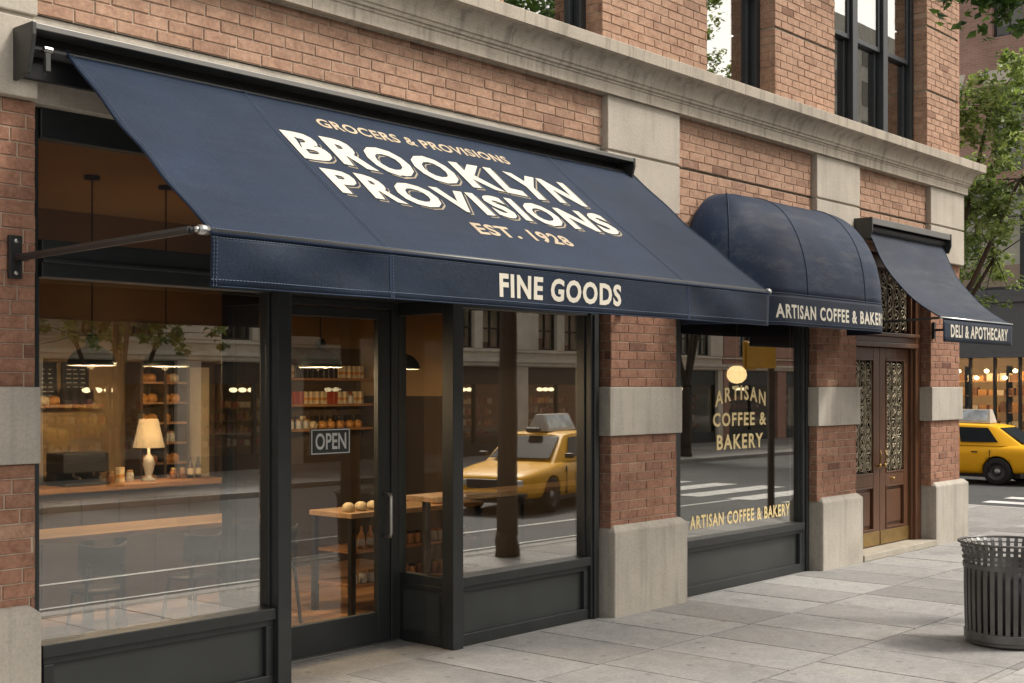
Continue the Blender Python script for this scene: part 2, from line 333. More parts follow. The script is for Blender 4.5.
def lamp(loc, e, col=(1, 0.72, 0.42), r=0.05):
    l = bpy.data.lights.new('lamp_light', 'POINT'); l.energy = e; l.color = col; l.shadow_soft_size = r
    o = bpy.data.objects.new('lamp_light', l); COL.objects.link(o); o.location = loc; return o

# ------------------------------------------------------------------ ground
mb = MB(); mb.face([(-150,-150,-.08),(250,-150,-.08),(250,250,-.08),(-150,250,-.08)])
struct('road', mb, M['asphalt'])
KY = -2.85; KX = 17.3
def slabs(name, x0, x1, y0, y1, sx, sy, seed, clip=None):
    """rows along X, sheet of separate stone flags over a joint bed"""
    rnd = random.Random(seed); mb = MB(); g = 0.006
    y = y1; r = 0
    while y > y0+0.01:
        yn = max(y-sy, y0); x = x0 - rnd.random()*sx
        if r == 0: x = x0 - ((x0-6.47) % sx)
        if r == 1: x = x0 - ((x0-6.5) % sx)
        while x < x1:
            a, b = max(x, x0), min(x+sx*(0.97+0.06*rnd.random()) if r > 1 else x+sx, x1)
            x = b if b < x1 else x1+1
            if b-a < 0.03: continue
            t = min(1, max(0, rnd.gauss(0.5, 0.25)))
            if clip and clip(a, b, yn, y): continue
            h = rnd.uniform(-.0012, .0012)
            mb.box(a+g, b-g, yn+g, y-g, -.03, h, 0, t)
        y = yn; r += 1
    return mb
mb = slabs('sidewalk', -6, KX-.16, -2.69, 0.64-.55, .56, 0.905, 3, clip=lambda a, b, c, d: b > 16.1 and c < -1.6)
# recess strip in front of the shop door and foot of walls
mb.box(-6, 16, .09, .66, -.03, -.0005, 0, .45)
mb2 = slabs('x', 13.4, KX-.16, .1, 40, .6, .9, 5)
for f, m_, t_ in zip(mb2.f, mb2.m, mb2.t): mb.f.append(tuple(k+len(mb.v) for k in f)); mb.m.append(m_); mb.t.append(t_)
mb.v += mb2.v
mb.box(-6, KX-.02, -2.8, 40, -.06, -.012, 1)
# rounded corner flag
cx, cy, rr = KX-.16-1.1, -2.69+1.1, 1.1
arc = [(cx+rr*math.sin(a), cy-rr*math.cos(a)) for a in [k*math.pi/16 for k in range(9)]]
poly = [(14.7, -2.69)] + arc + [(KX-.16, -1.6), (14.7, -1.6)]
mb.add([(x, y, -.0025) for x, y in poly], [tuple(range(len(poly)))], 0, .6)
sidewalk = struct('sidewalk', mb, [M['slab'], M['joint']])
def kerb_path(name, pts, wd=.16, ztop=.004):
    mb = MB(); acc = []
    for i in range(len(pts)-1):
        p, q = Vector(pts[i]), Vector(pts[i+1]); L = (q-p).length; n = max(1, int(L/1.4)); d = (q-p)/L; nn = Vector((d.y, -d.x))
        for k in range(n):
            a = p+d*(L*k/n+.002); b = p+d*(L*(k+1)/n-.002)
            vs = [(a.x, a.y, -.12), (b.x, b.y, -.12), (b.x+nn.x*wd, b.y+nn.y*wd, -.12), (a.x+nn.x*wd, a.y+nn.y*wd, -.12)]
            vs += [(v[0], v[1], ztop) for v in vs]
            mb.add(vs, [(0,3,2,1),(4,5,6,7),(0,1,5,4),(1,2,6,5),(2,3,7,6),(3,0,4,7)], 0, random.random())
    return struct(name, mb, M['kerb'], bevel=.008)
kerb_path('kerb', [(-6, -2.69), (cx, -2.69)] + arc[1:-1] + [(KX-.16, -1.6), (KX-.16, 40)])
mb = slabs('sidewalk', -14, 60, -15, -10.36, 1.37, 0.93, 8); mb.box(-14, 60, -15, -10.3, -.06, -.012, 1)
struct('sidewalk', mb, [M['slab'], M['joint']])
kerb_path('kerb', [(60, -10.36), (-14, -10.36)])
mb = slabs('sidewalk', 26.4, 60, -2.6, 30, 1.3, 1.2, 9); mb.box(26.3, 60, -2.7, 30, -.06, -.012, 1)
struct('sidewalk', mb, [M['slab'], M['joint']])
kerb_path('kerb', [(26.4, 30), (26.4, -2.6), (60, -2.6)])
mb = MB()
for y in (-4.45, -4.7+.0): pass
mb.box(-14, 60, -4.53, -4.46, -.078, -.076)
struct('lane_line', mb, M['paint'])
mb = MB(); mb.box(-14, 13.5, -3.42, -3.37, -.078, -.076); struct('parking_line', mb, M['paint'])
mb = MB()
for k in range(9): mb.box(17.75+k*.86, 18.1+k*.86, -.6, 1.88, -.078, -.076)
for k in range(8): mb.box(16.7, 19.3, -3.3-k*.92, -3.75-k*.92, -.078, -.075)
struct('crosswalk_marking', mb, M['paint'])

# ------------------------------------------------------------------ corner building
B = thing('corner_building', 'red brick corner building with stone cornice, dark shopfronts and three awnings', 'building', (6.5, .5, 0))
RB = random.Random(11)
def bricks(mb, p0, U, W, z0, z1, nrm, phase=0, course=.0637, blen=.205, th=.006):
    """running bond of real bricks on the plane through p0 (x,y), along unit U, facing nrm"""
    n = max(1, round((z1-z0)/course)); c = (z1-z0)/n; g = .0031
    U = Vector(U); Nn = Vector(nrm); p0 = Vector(p0)
    def pt(u, z, d): q = p0+U*u+Nn*d; return (q.x, q.y, z)
    flip = (Vector((U.x, U.y, 0)).cross(Vector((0, 0, 1)))).dot(Vector((Nn.x, Nn.y, 0))) < 0
    q = [pt(0, z0, -th), pt(W, z0, -th), pt(W, z1, -th), pt(0, z1, -th)]
    mb.face(q[::-1] if flip else q, 1)
    for r in range(n):
        u = -(blen/2 if (r+phase) % 2 else 0)
        while u < W-.004:
            bl_ = blen*RB.choice((1, 1, 1, 1, .93, 1.06)); a, b = max(u, 0), min(u+bl_, W); u += bl_
            if b-a < .02: continue
            a += g if a > 0 else 0; b -= g if b < W else 0
            j = RB.uniform(-.0022, .0015); e = .0035
            za, zb = z0+r*c+g*.8, z0+(r+1)*c-g*.8
            w1, w2 = RB.uniform(-.001, .001), RB.uniform(-.001, .001)
            vs = [pt(a, za+w1, -th), pt(b, za+w2, -th), pt(b, zb+w2, -th), pt(a, zb+w1, -th),
                  pt(a+e, za+e+w1, j), pt(b-e, za+e+w2, j), pt(b-e, zb-e+w2, j), pt(a+e, zb-e+w1, j)]
            fs = [(4,5,6,7), (0,1,5,4), (1,2,6,5), (2,3,7,6), (3,0,4,7)]
            if flip: fs = [f[::-1] for f in fs]
            t = min(1, max(0, RB.gauss(.52, .18))) if RB.random() > .055 else RB.uniform(.04, .25)
            mb.add(vs, fs, 0, t)
BM = [M['brick'], M['mortar']]
def brick_block(mb, x0, x1, y0, y1, z0, z1, left=True, right=True):
    if left: bricks(mb, (x0, y1), (0, -1), y1-y0, z0, z1, (-1, 0), 1)
    bricks(mb, (x0, y0), (1, 0), x1-x0, z0, z1, (0, -1), 0)
    if right: bricks(mb, (x1, y0), (0, 1), y1-y0, z0, z1, (1, 0), 1)
def plinth(parent, x0, x1, y1=.32, z=.6):
    mb = MB(); c = .035
    # body with rounded front corners and sloped weathering on top
    def outline(i): 
        r = .010; pts = []
        for (px, py, a0) in ((x0+i+r, 0+i+r, 180), (x1-i-r, 0+i+r, 270)):
            for k in range(5): a = R(a0+k*22.5); pts.append((px+r*math.cos(a), py+r*math.sin(a)))
        return pts+[(x1-i, y1), (x0+i, y1)]
    lev = [(0, -.01), (0, z-.012), (.004, z), (c, z+.03), (c+.012, z+.034)]
    rings = [[(x, y, h) for x, y in outline(i)] for i, h in lev]; n = len(rings[0])
    vs = [p for r_ in rings for p in r_]; fs = []
    for k in range(len(lev)-1):
        for j in range(n): a, b = k*n+j, k*n+(j+1) % n; fs.append((a, b, b+n, a+n))
    fs.append(tuple((len(lev)-1)*n+j for j in range(n)))
    mb.add(vs, fs); return mb.build('plinth', M['stone_grey'], parent, bevel=.003)
def pier(bx0, bx1, kx0, kx1, px0, px1, ztop=2.87, depth=.32):
    mb = MB()
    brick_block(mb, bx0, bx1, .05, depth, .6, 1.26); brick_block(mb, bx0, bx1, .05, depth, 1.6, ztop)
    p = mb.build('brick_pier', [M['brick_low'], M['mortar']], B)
    mb = MB(); mb.box(kx0, kx1, .018, depth, 1.26, 1.6); mb.build('stone_block', M['stone_grey'], p, bevel=.006)
    plinth(p, px0, px1, depth); return p
pier(0.0, 2.92, -.02, 2.93, -.05, 2.925)
pier(7.19, 8.0, 7.14, 8.03, 7.17, 8.075)
pier(10.17, 10.92, 10.14, 10.94, 10.19, 10.955)
p3 = pier(12.56, 13.28, 12.52, 13.3, 12.58, 13.41)
# frieze stage
def slabstone(name, parts, mat='stone', bevel=.006):
    mb = MB()
    for p in parts: mb.box(*p)
    return mb.build(name, M[mat], B, bevel=bevel)
for (a, b) in ((0, 2.905), (7.09, 7.97), (10.08, 10.89), (12.45, 13.29)):
    slabstone('pilaster', [(a, b, 0, .3, 2.872, 3.222), (a, b, 0, .3, 3.24, 3.612), (a+.01, b-.01, .018, .3, 3.2, 3.26)])
slabstone('lintel', [(2.907, 7.088, .064, .34, 2.87, 3.262)], 'stone')
def panel(x0, x1, z0, z1, cuts=()):
    mb = MB(); zs = [z0]+list(cuts)+[z1]
    for i in range(len(zs)-1):
        lo = zs[i]+(.009 if i else 0); hi = zs[i+1]-(.009 if i < len(zs)-2 else 0)
        bricks(mb, (x0, .05), (1, 0), x1-x0, lo, hi, (0, -1), i)
    mb.face([(x0, .075, z0), (x1, .075, z0), (x1, .075, z1), (x0, .075, z1)], 1)
    return mb.build('brick_panel', BM, B)
panel(2.905, 7.09, 3.265, 3.63); panel(7.97, 10.08, 2.76, 3.63, (3.235,)); panel(10.89, 12.45, 2.87, 3.63, (3.235,))
# cornice swept round the corner
prof = [(-.05, 3.612), (.026, 3.612), (.026, 3.682), (.034, 3.688), (.034, 3.70), (.046, 3.705), (.050, 3.722), (.060, 3.728)]
for k in range(9):
    a = k/8*math.pi/2; prof.append((.060+.088*(1-math.cos(a)), 3.733+.105*math.sin(a)))
prof += [(.152, 3.842), (.165, 3.846), (.168, 3.922), (.162, 3.927), (-.2, 3.94)]
mb = MB(); XC = 13.3
def cpt(d, z, x): return (x, -d, z)
edges = [-.0, 1.35, 2.9, 4.45, 6.02, 7.55, 8.62, 10.15, 11.7]
for i in range(len(edges)):
    a = edges[i]+.0018; last = i == len(edges)-1
    for k in range(len(prof)-1):
        (d0, z0), (d1, z1) = prof[k], prof[k+1]
        xb0, xb1 = (XC+d0, XC+d1) if last else (edges[i+1]-.0018,)*2
        mb.face([cpt(d0, z0, a), cpt(d0, z0, xb0), cpt(d1, z1, xb1), cpt(d1, z1, a)], 0)
        if last: mb.face([(XC+d0, -d0, z0), (XC+d0, 9, z0), (XC+d1, 9, z1), (XC+d1, -d1, z1)], 0)
    mb.face([cpt(d, z, a) for d, z in prof], 0)
    if not last: mb.face([cpt(d, z, edges[i+1]-.0018) for d, z in prof][::-1], 0)
mb.face([(0, .02, 3.60), (XC, .02, 3.60), (XC, .02, 3.95), (0, .02, 3.95)], 0)
mb.build('cornice', M['cornice'], B, bevel=.0025)
# upper storey
ZT = 7.2; opens = [(3.2, 4.2), (6.07, 7.09), (8.42, 9.45), (10.5, 12.47)]
mb = MB(); zs = [3.93, 4.58, 5.23, 5.88, 6.2]
xs = [0]+[v for o_ in opens for v in o_]+[13.28]
for i in range(0, len(xs), 2):
    for j in range(4):
        lo, hi = zs[j]+.010, zs[j+1]-.010
        bricks(mb, (xs[i], .05), (1, 0), xs[i+1]-xs[i], lo, hi, (0, -1), j)
        if i: bricks(mb, (xs[i], .30), (0, -1), .25, lo, hi, (-1, 0), j)
        if i < len(xs)-2: bricks(mb, (xs[i+1], .05), (0, 1), .25, lo, hi, (1, 0), j)
    mb.box(xs[i]+.012, xs[i+1]-.012, .068, .30, 3.93, 6.2, 1)
bricks(mb, (0, .05), (1, 0), 13.28, 6.2, ZT, (0, -1))
mb.build('upper_wall', BM, B)
mb = MB(); mb.box(0, 13.3, .12, .30, 6.21, ZT); mb.box(13.24, 13.288, .052, 9, .0, 3.6); mb.box(13.24, 13.288, .052, 9, 3.94, ZT)
mb.box(0, .05, .3, 9, 0, ZT); mb.box(0, 13.28, 8.95, 9, 0, ZT)
mb.build('side_wall', M['sidebrick'], B)
mb = MB(); mb.box(0, 13.3, .05, 9, ZT, ZT+.06); mb.build('roof', M['roof'], B)
def sash(mb, x0, x1, z0, z1, y, w=.045, d=.035):
    mb.box(x0, x0+w, y, y+d, z0, z1); mb.box(x1-w, x1, y, y+d, z0, z1)
    mb.box(x0+w, x1-w, y+.001, y+d, z0, z0+w); mb.box(x0+w, x1-w, y+.001, y+d, z1-w, z1)
def upper_window(x0, x1, n, zb=3.93, zt=6.2, meet=4.86):
    mb = MB(); y = .19; f = .07
    mb.box(x0, x0+f, y, .3, zb, zt); mb.box(x1-f, x1, y, .3, zb, zt); mb.box(x0+f, x1-f, y+.002, .3, zt-f, zt); mb.box(x0+f, x1-f, y+.002, .3, zb, zb+.08)
    wl = (x1-x0-2*f); m = .10; lw = (wl-(n-1)*m)/n
    gl = MB()
    for i in range(n):
        a = x0+f+i*(lw+m); b = a+lw
        if i: mb.box(a-m, a, y-.01, .3, zb+.08, zt-f)
        sash(mb, a+.002, b-.002, zb+.082, meet+.025, y+.06); sash(mb, a+.002, b-.002, meet-.02, zt-f-.002, y+.02)
        gl.box(a+.046, b-.046, y+.072, y+.078, zb+.12, meet-.02); gl.box(a+.046, b-.046, y+.032, y+.038, meet+.02, zt-.1)
    w_ = mb.build('upper_window', M['frame_up'], B, bevel=.005)
    gl.build('glass_pane', M['glass_up'], w_)
    cu = MB()
    def cfn(a, b): return lambda u, v: (a+(b-a)*u, .40+.012*math.sin(u*46), zb+.1+(zt-zb-.15)*v)
    cu.grid(cfn(x0+.06, x0+.06+(x1-x0)*.22), 40, 1); cu.grid(cfn(x1-.06-(x1-x0)*.22, x1-.06), 40, 1)
    cu.build('curtain', M['curtain'], w_, smooth=True)
upper_window(*opens[0], 1); upper_window(*opens[1], 1); upper_window(*opens[2], 1); upper_window(*opens[3], 3)
mb = MB(); mb.box(.06, 13.2, .31, 4.0, 3.75, 3.80); mb.box(.06, 13.2, 3.9, 4.0, 3.8, 6.6); mb.box(.06, 13.2, .31, 4.0, 6.6, 6.65)
struct('upper_room', mb, M['dark_in'])

# shopfront glazing
def kick(parent, x0, x1, zt=.37, y=.12, zb=0.0):
    mb = MB(); mb.box(x0, x1, y+.035, y+.09, zb, zt, 1)
    mb.box(x0, x1, y, y+.036, zb, zb+.075); mb.box(x0, x1, y+.004, y+.036, zt-.035, zt+.0)
    mb.box(x0, x0+.05, y+.002, y+.036, zb+.075, zt-.035); mb.box(x1-.05, x1, y+.002, y+.036, zb+.075, zt-.035)
    return mb.build('kick_panel', [M['frame'], M['panelg']], parent, bevel=.004)
def glass(parent, x0, x1, y, z0, z1, mat='glass'):
    mb = MB(); mb.box(x0, x1, y, y+.006, z0, z1); return mb.build('glass_pane', M[mat], parent)
# window 1
mb = MB()
mb.box(2.92, 2.985, .14, .24, 0, 2.87); mb.box(4.31, 4.40, .085, .24, 0, 2.87)
mb.box(2.985, 4.31, .10, .24, .37, .43); mb.box(2.985, 4.31, .11, .24, 2.10, 2.27); mb.box(2.985, 4.31, .122, .20, 2.73, 2.87)
mb.box(2.985, 4.31, .095, .12, 2.165, 2.185)
mb.box(2.985, 2.995, .15, .18, .43, 2.10); mb.box(4.298, 4.31, .15, .18, .43, 2.10)
w1 = mb.build('display_window', M['frame'], B, bevel=.004)
glass(w1, 2.987, 4.308, .165, .43, 2.10); glass(w1, 2.987, 4.308, .165, 2.27, 2.73); kick(w1, 3.0, 4.31)
# left return (faces the doorway) and right return
mb = MB()
for X, s in ((4.36, 1), (5.66, -1)):
    pass
mb.box(5.645, 5.735, .085, .18, 0, 2.13)            # corner post
mb.box(5.66, 5.72, .18, .60, .37, .43); mb.box(5.655, 5.72, .18, .63, 2.05, 2.13); mb.box(5.652, 5.72, .57, .63, 0, 2.05)
r1 = mb.build('return_window', M['frame'], B, bevel=.004)
mb = MB(); mb.box(5.685, 5.691, .18, .57, .43, 2.05); mb.build('glass_pane', M['glass_door'], r1)
mb = MB(); mb.box(5.675, 5.715, .18, .57, 0, .37, 1)
mb.box(5.662, 5.676, .18, .57, 0, .075); mb.box(5.662, 5.676, .18, .57, .335, .37); mb.box(5.662, 5.676, .18, .22, .075, .335); mb.box(5.662, 5.676, .53, .57, .075, .335)
mb.build('kick_panel', [M['frame'], M['panelg']], r1, bevel=.003)
mb = MB(); mb.box(4.345, 4.395, .24, .63, 2.05, 2.13); mb.box(4.345, 4.395, .24, .63, .37, .43); mb.box(4.345, 4.395, .24, .63, 0, .37); mb.box(4.345, 4.4, .575, .63, .43, 2.05)
r2 = mb.build('return_window', M['frame'], B, bevel=.004)
mb = MB(); mb.box(4.36, 4.366, .24, .575, .43, 2.05); mb.build('glass_pane', M['glass_door'], r2)
# door recess head and transom
mb = MB(); mb.box(4.40, 7.12, .11, .24, 2.13, 2.27); mb.box(4.40, 7.12, .12, .20, 2.73, 2.87); mb.box(4.40, 7.12, .095, .11, 2.165, 2.185)
mb.box(4.345, 5.72, .24, .66, 2.13, 2.20)
mb.box(5.66, 5.72, .12, .2, 2.27, 2.73)
tr = mb.build('transom_frame', M['frame'], B, bevel=.004)
glass(tr, 4.40, 5.66, .165, 2.27, 2.73); glass(tr, 5.72, 7.10, .165, 2.27, 2.73)
# shop door
mb = MB(); y = .57
mb.box(4.402, 4.46, y+.0, .63, 0, 2.128); mb.box(5.59, 5.650, y, .63, 0, 2.128)
mb.box(4.46, 5.59, y, .63, 2.085, 2.128)
jamb = mb.build('door_frame', M['frame'], B, bevel=.004)
mb = MB(); a, b = 4.465, 5.585; z0, z1 = .012, 2.08
mb.box(a, a+.10, y+.008, y+.05, z0, z1); mb.box(b-.10, b, y+.008, y+.05, z0, z1); mb.box(a+.1, b-.1, y+.01, y+.05, z0, .20); mb.box(a+.1, b-.1, y+.01, y+.05, 2.02, z1)
door = mb.build('shop_door', M['frame'], B, bevel=.004)
glass(door, a+.1, b-.1, y+.028, .20, 2.02, 'glass_door')
mb = MB(); hx = 5.535; mb.tube([(hx, y+.01, .93), (hx, y-.05, .93), (hx, y-.055, .91), (hx, y-.055, .69), (hx, y-.05, .67), (hx, y+.01, .67)], .011, 8)
mb.build('handle', M['steel'], door, smooth=True)
mb = MB(); mb.box(4.4, 5.65, .53, .66, -.02, .012); mb.build('threshold', M['track'], B, bevel=.003)
# window 2
mb = MB(); mb.box(7.03, 7.12, .10, .24, 0, 2.13); mb.box(5.735, 7.03, .10, .24, .37, .43); mb.box(7.12, 7.18, .14, .24, 0, 2.87)
mb.box(5.735, 7.03, .12, .2, 2.09, 2.13); mb.box(7.018, 7.03, .15, .18, .43, 2.1); mb.box(7.05, 7.06, .085, .1, .0, 2.1)
w2 = mb.build('display_window', M['frame'], B, bevel=.004)
glass(w2, 5.736, 7.02, .165, .43, 2.09); kick(w2, 5.735, 7.03)
# cafe window
mb = MB(); mb.box(8.02, 8.16, .12, .24, 0, 2.75); mb.box(10.05, 10.16, .12, .24, 0, 2.75); mb.box(8.16, 10.05, .10, .24, .37, .43); mb.box(8.16, 10.05, .12, .24, 2.62, 2.75)
mb.box(10.038, 10.05, .15, .18, .43, 2.62); mb.box(10.09, 10.1, .105, .12, .0, 2.7)
w3 = mb.build('display_window', M['frame'], B, bevel=.004)
glass(w3, 8.162, 10.04, .165, .43, 2.62); kick(w3, 8.16, 10.05)
# gilt lettering on the cafe glass
mb = MB(); yl = .163
def arched(u, v):  # u along, gentle arch
    c_ = 9.10; k = (u-c_)/.40; return (u, yl, v - .06*k*k)
lettering(mb, 'ARTISAN', arched, 8.71, 9.49, 1.495, 1.615, .026, 1.3); mb.build('lettering', M['gilt'], w3); mb = MB()
lettering(mb, 'COFFEE &', lambda u, v: (u, yl, v), 8.68, 9.50, 1.285, 1.395, .028, 1.2); mb.build('lettering', M['gilt'], w3); mb = MB()
lettering(mb, 'BAKERY', lambda u, v: (u, yl, v), 8.735, 9.45, 1.10, 1.22, .028, 1.2); mb.build('lettering', M['gilt'], w3); mb = MB()
lettering(mb, 'ARTISAN COFFEE & BAKERY', lambda u, v: (u, yl, v), 8.35, 9.90, .50, .605, .03, 1.16)
mb.build('lettering', M['gilt'], w3)
# wooden double door
mb = MB(); x0, x1 = 10.95, 12.56; yf = .15
mb.box(x0-.04, x0+.10, yf, .34, 0.06, 2.87); mb.box(x1-.13, x1-.0, yf, .34, .06, 2.87)
mb.box(x0+.1, x1-.13, yf+.004, .34, 2.75, 2.87)
mb.box(x0+.07, x1-.10, yf-.02, .34, 1.985, 2.03); mb.box(x0+.1, x1-.13, yf+.0, .34, 2.03, 2.09); mb.box(x0+.08, x1-.11, yf-.035, .34, 2.09, 2.125)
mb.box(x0+.14, x0+.17, yf+.02, .34, 2.125, 2.75); mb.box(x1-.2, x1-.17, yf+.02, .34, 2.125, 2.75)
mb.box(x1-.16, x1-.13, yf+.03, .34, .06, 1.985); 
dd = mb.build('double_door', M['wood_door'], B, bevel=.006)
def scroll(mb, cx_, cz, y, s, hx, r=.006, turns=1.6, n=22, rot=0.0):
    pts = []
    for k in range(n+1):
        t = k/n; a = rot+t*turns*2*math.pi; q = s*(1-t*.82)
        pts.append((cx_+hx*q*math.cos(a), y, cz+q*math.sin(a)))
    mb.tube(pts, r, 5)
rs = random.Random(4)
def grille(parent, x0, x1, z0, z1, y, nx=2, step=.085, r=.0055):
    mb = MB(); wd = (x1-x0)/nx
    z = z0+step*.6; k = 0
    while z < z1-step*.3:
        for i in range(nx):
            c_ = x0+wd*(i+.5); hx = 1 if (i+k) % 2 else -1
            scroll(mb, c_, z, y, wd*.50, hx, r, 1.5+rs.random()*.5, rot=rs.uniform(-.7, .7)+(math.pi/2 if k % 2 else -math.pi/2))
            # leaf
            lx, lz, a = c_+rs.uniform(-.3, .3)*wd, z+rs.uniform(-.5, .5)*step, rs.uniform(0, 6.28)
            L = .042; dx, dz = math.cos(a)*L, math.sin(a)*L
            mb.add([(lx-dx, y-.006, lz-dz), (lx-dz*.35, y-.012, lz+dx*.35), (lx+dx, y-.006, lz+dz), (lx+dz*.35, y-.012, lz-dx*.35)], [(0, 3, 2, 1)])
        z += step*.9; k += 1
    for i in range(nx+1):
        xx = x0+wd*i
        mb.tube([(xx+.008*math.sin(q*.9+i), y, z0+(z1-z0)*q/14) for q in range(15)], r*.9, 5)
    return mb.build('grille', M['iron'], parent, smooth=True)
mb = MB(); mb.box(x0+.17, x1-.2, .235, .245, 2.125, 2.75); mb.build('transom_glass', M['darkglass'], dd)
grille(dd, x0+.19, x1-.22, 2.14, 2.74, .215, 8, .12, .0075)
for (a, b, hs) in ((11.055, 11.742, 1), (11.748, 12.425, -1)):
    mb = MB(); y = .215; s1, s2 = .13, .13
    mb.box(a, a+s1, y, y+.05, .065, 1.98); mb.box(b-s2, b, y, y+.05, .065, 1.98)
    for (c0, c1) in ((.065, .22), (.64, .76), (1.87, 1.98)): mb.box(a+s1, b-s2, y+.001, y+.05, c0, c1)
    mb.box(a+s1, b-s2, y+.028, y+.045, .22, .64); 
    mb.box(a+s1+.05, b-s2-.05, y+.012, y+.03, .27, .59)
    for (xx0, xx1, zz0, zz1) in ((a+s1, b-s2, .22, .64), (a+s1, b-s2, .76, 1.87)):
        mb.box(xx0, xx0+.015, y-.008, y+.03, zz0, zz1); mb.box(xx1-.015, xx1, y-.008, y+.03, zz0, zz1)
        mb.box(xx0+.015, xx1-.015, y-.008, y+.03, zz0, zz0+.015); mb.box(xx0+.015, xx1-.015, y-.008, y+.03, zz1-.015, zz1)
    lf = mb.build('door_leaf', M['wood_door'], B, bevel=.005)
    mb = MB(); mb.box(a+.01, b-.01, y-.006, y+.002, .075, .205); mb.build('kick_plate', M['brass'], lf, bevel=.002)
    mb = MB(); mb.box(a+s1, b-s2, y+.036, y+.042, .76, 1.87); mb.build('glass_pane', M['darkglass'], lf)
    grille(lf, a+s1+.02, b-s2-.02, .78, 1.85, y+.014, 3, .088, .006)
    mb = MB(); kx = b-.05 if hs == 1 else a+.055
    mb.tube([(kx, y-.03, .99), (kx, y-.045, .93), (kx, y-.03, .85)], .009, 6); mb.lathe([(0, -.045), (.02, -.04), (.024, -.03), (.012, -.012), (.012, 0)], (kx, y, .84), 12, axis='y')
    mb.build('handle', M['brass'], lf, smooth=True)
    if hs == -1:
        mb = MB(); mb.lathe([(0, -.03), (.014, -.028), (.016, -.01), (.02, 0)], (a+.27, y, .70), 12, axis='y'); mb.build('door_knob', M['brass'], lf, smooth=True)
mb = MB(); mb.box(10.965, 12.575, -.01, .33, 0, .062); mb.build('doorstep', M['step'], B, bevel=.008)

# ------------------------------------------------------------------ interiors
YB = 3.6
mb = MB(); rf = random.Random(5)
def planks(x0, x1, y0, y1, w_=.10):
    y = y0
    while y < y1-.01:
        yb = min(y+w_, y1); x = x0-rf.random()*1.2
        while x < x1:
            xe = min(x+1.3, x1); a = max(x, x0)
            if xe-a > .01: mb.box(a+.001, xe-.001, y+.001, yb-.001, -.02, .012, 0, rf.random())
            x += 1.3
        y = yb
planks(2.3, 4.345, .24, .7); planks(5.72, 8.06, .24, .7); planks(4.345, 5.72, .66, .7); planks(2.3, 8.06, .7, YB)
struct('shop_floor', mb, M['floor'])
mb = MB(); planks(8.12, 10.9, .24, YB); struct('shop_floor', mb, M['floor'])
mb = MB(); mb.box(2.2, 8.06, YB, YB+.08, 0, 2.93); mb.box(2.2, 2.3, .24, YB, 0, 2.93); struct('interior_wall', mb, M['wall_in'])
mb = MB(); mb.box(8.06, 8.12, .3, 2.45, 0, 2.93, 1); mb.box(8.06, 8.12, 2.45, YB, 1.52, 2.93, 0); mb.box(8.06, 8.12, 2.45, YB, 0, 1.52, 1); mb.box(8.12, 10.9, YB, YB+.08, 0, 2.93, 1); mb.box(10.9, 10.95, .33, YB, 0, 2.93, 1); struct('interior_wall', mb, [M['wall_in'], M['dim_in']])  # front partition and cafe walls coloured dark to stand in for dim rooms
mb = MB(); mb.box(2.2, 10.95, .21, YB+.08, 2.93, 2.98); struct('interior_ceiling', mb, M['ceil_in'])
mb = MB(); mb.box(10.95, 13.2, 1.2, 1.25, 0, 3.5); struct('interior_wall', mb, M['dark_in'])

# --- goods prototypes (built once, copied)
def proto_jar():
    t = thing('glass_jar', 'small amber jar with dark lid', 'jar', local=True)
    mb = MB(); mb.lathe([(0, 0), (.026, 0), (.029, .006), (.029, .055), (.022, .068), (.022, .072)], seg=10); mb.build('jar_body', M['g3'], t, smooth=True)
    mb = MB(); mb.lathe([(.024, .07), (.024, .085), (0, .086)], seg=10); mb.build('lid', M['g4'], t, smooth=True); return t
def proto_bottle():
    t = thing('bottle', 'dark glass bottle', 'bottle', local=True)
    mb = MB(); mb.lathe([(0, 0), (.024, 0), (.025, .09), (.010, .125), (.010, .16), (0, .161)], seg=10); mb.build('bottle_body', M['g4'], t, smooth=True)
    mb = MB(); mb.lathe([(.0258, .025), (.0258, .075)], seg=10); mb.build('bottle_label', M['g1'], t); return t
def proto_box():
    t = thing('packet', 'cream paper packet', 'packet', local=True)
    mb = MB(); mb.box(-.028, .028, -.02, .02, 0, .11); mb.box(-.0285, .0285, -.0206, .0206, .03, .06, 1); mb.build('packet_body', [M['g1'], M['g3']], t, bevel=.004); return t
def proto_bag():
    t = thing('bread_bag', 'brown bread loaf bag', 'bread', local=True)
    mb = MB(); mb.lathe([(0, 0), (.04, .0), (.046, .025), (.042, .05), (.02, .065), (0, .067)], seg=10); mb.build('loaf', M['g3'], t, smooth=True); return t
def swap(fn, name, lab, cols):
    def f():
        t = fn(); t.name = name
        for ch in t.children:
            for k, mt in cols.items():
                if ch.name.startswith(k):
                    ch.data.materials.clear()
                    for q in mt: ch.data.materials.append(M[q])
        return t
    return f
FAM = {'jar': ['jar', 'dark_jar', 'pale_jar'], 'packet': ['packet', 'red_packet', 'tin'], 'bottle': ['bottle', 'bottle', 'amber_bottle'], 'bread': ['bread', 'bread', 'pale_bread']}
PR = {'dark_jar': swap(proto_jar, 'preserve_jar', '', {'jar_body': ['g2'], 'lid': ['brass']}), 'pale_jar': swap(proto_jar, 'ceramic_jar', '', {'jar_body': ['white'], 'lid': ['shelfw']}),
 'red_packet': swap(proto_box, 'carton', '', {'packet_body': ['g5', 'g1']}), 'tin': swap(proto_box, 'tea_tin', '', {'packet_body': ['g4', 'brass']}),
 'amber_bottle': swap(proto_bottle, 'oil_bottle', '', {'bottle_body': ['g3'], 'bottle_label': ['white']}), 'pale_bread': swap(proto_bag, 'bread_roll', '', {'loaf': ['g1']}), 'jar': proto_jar, 'bottle': proto_bottle, 'packet': proto_box, 'bread': proto_bag}
FIRST = {}
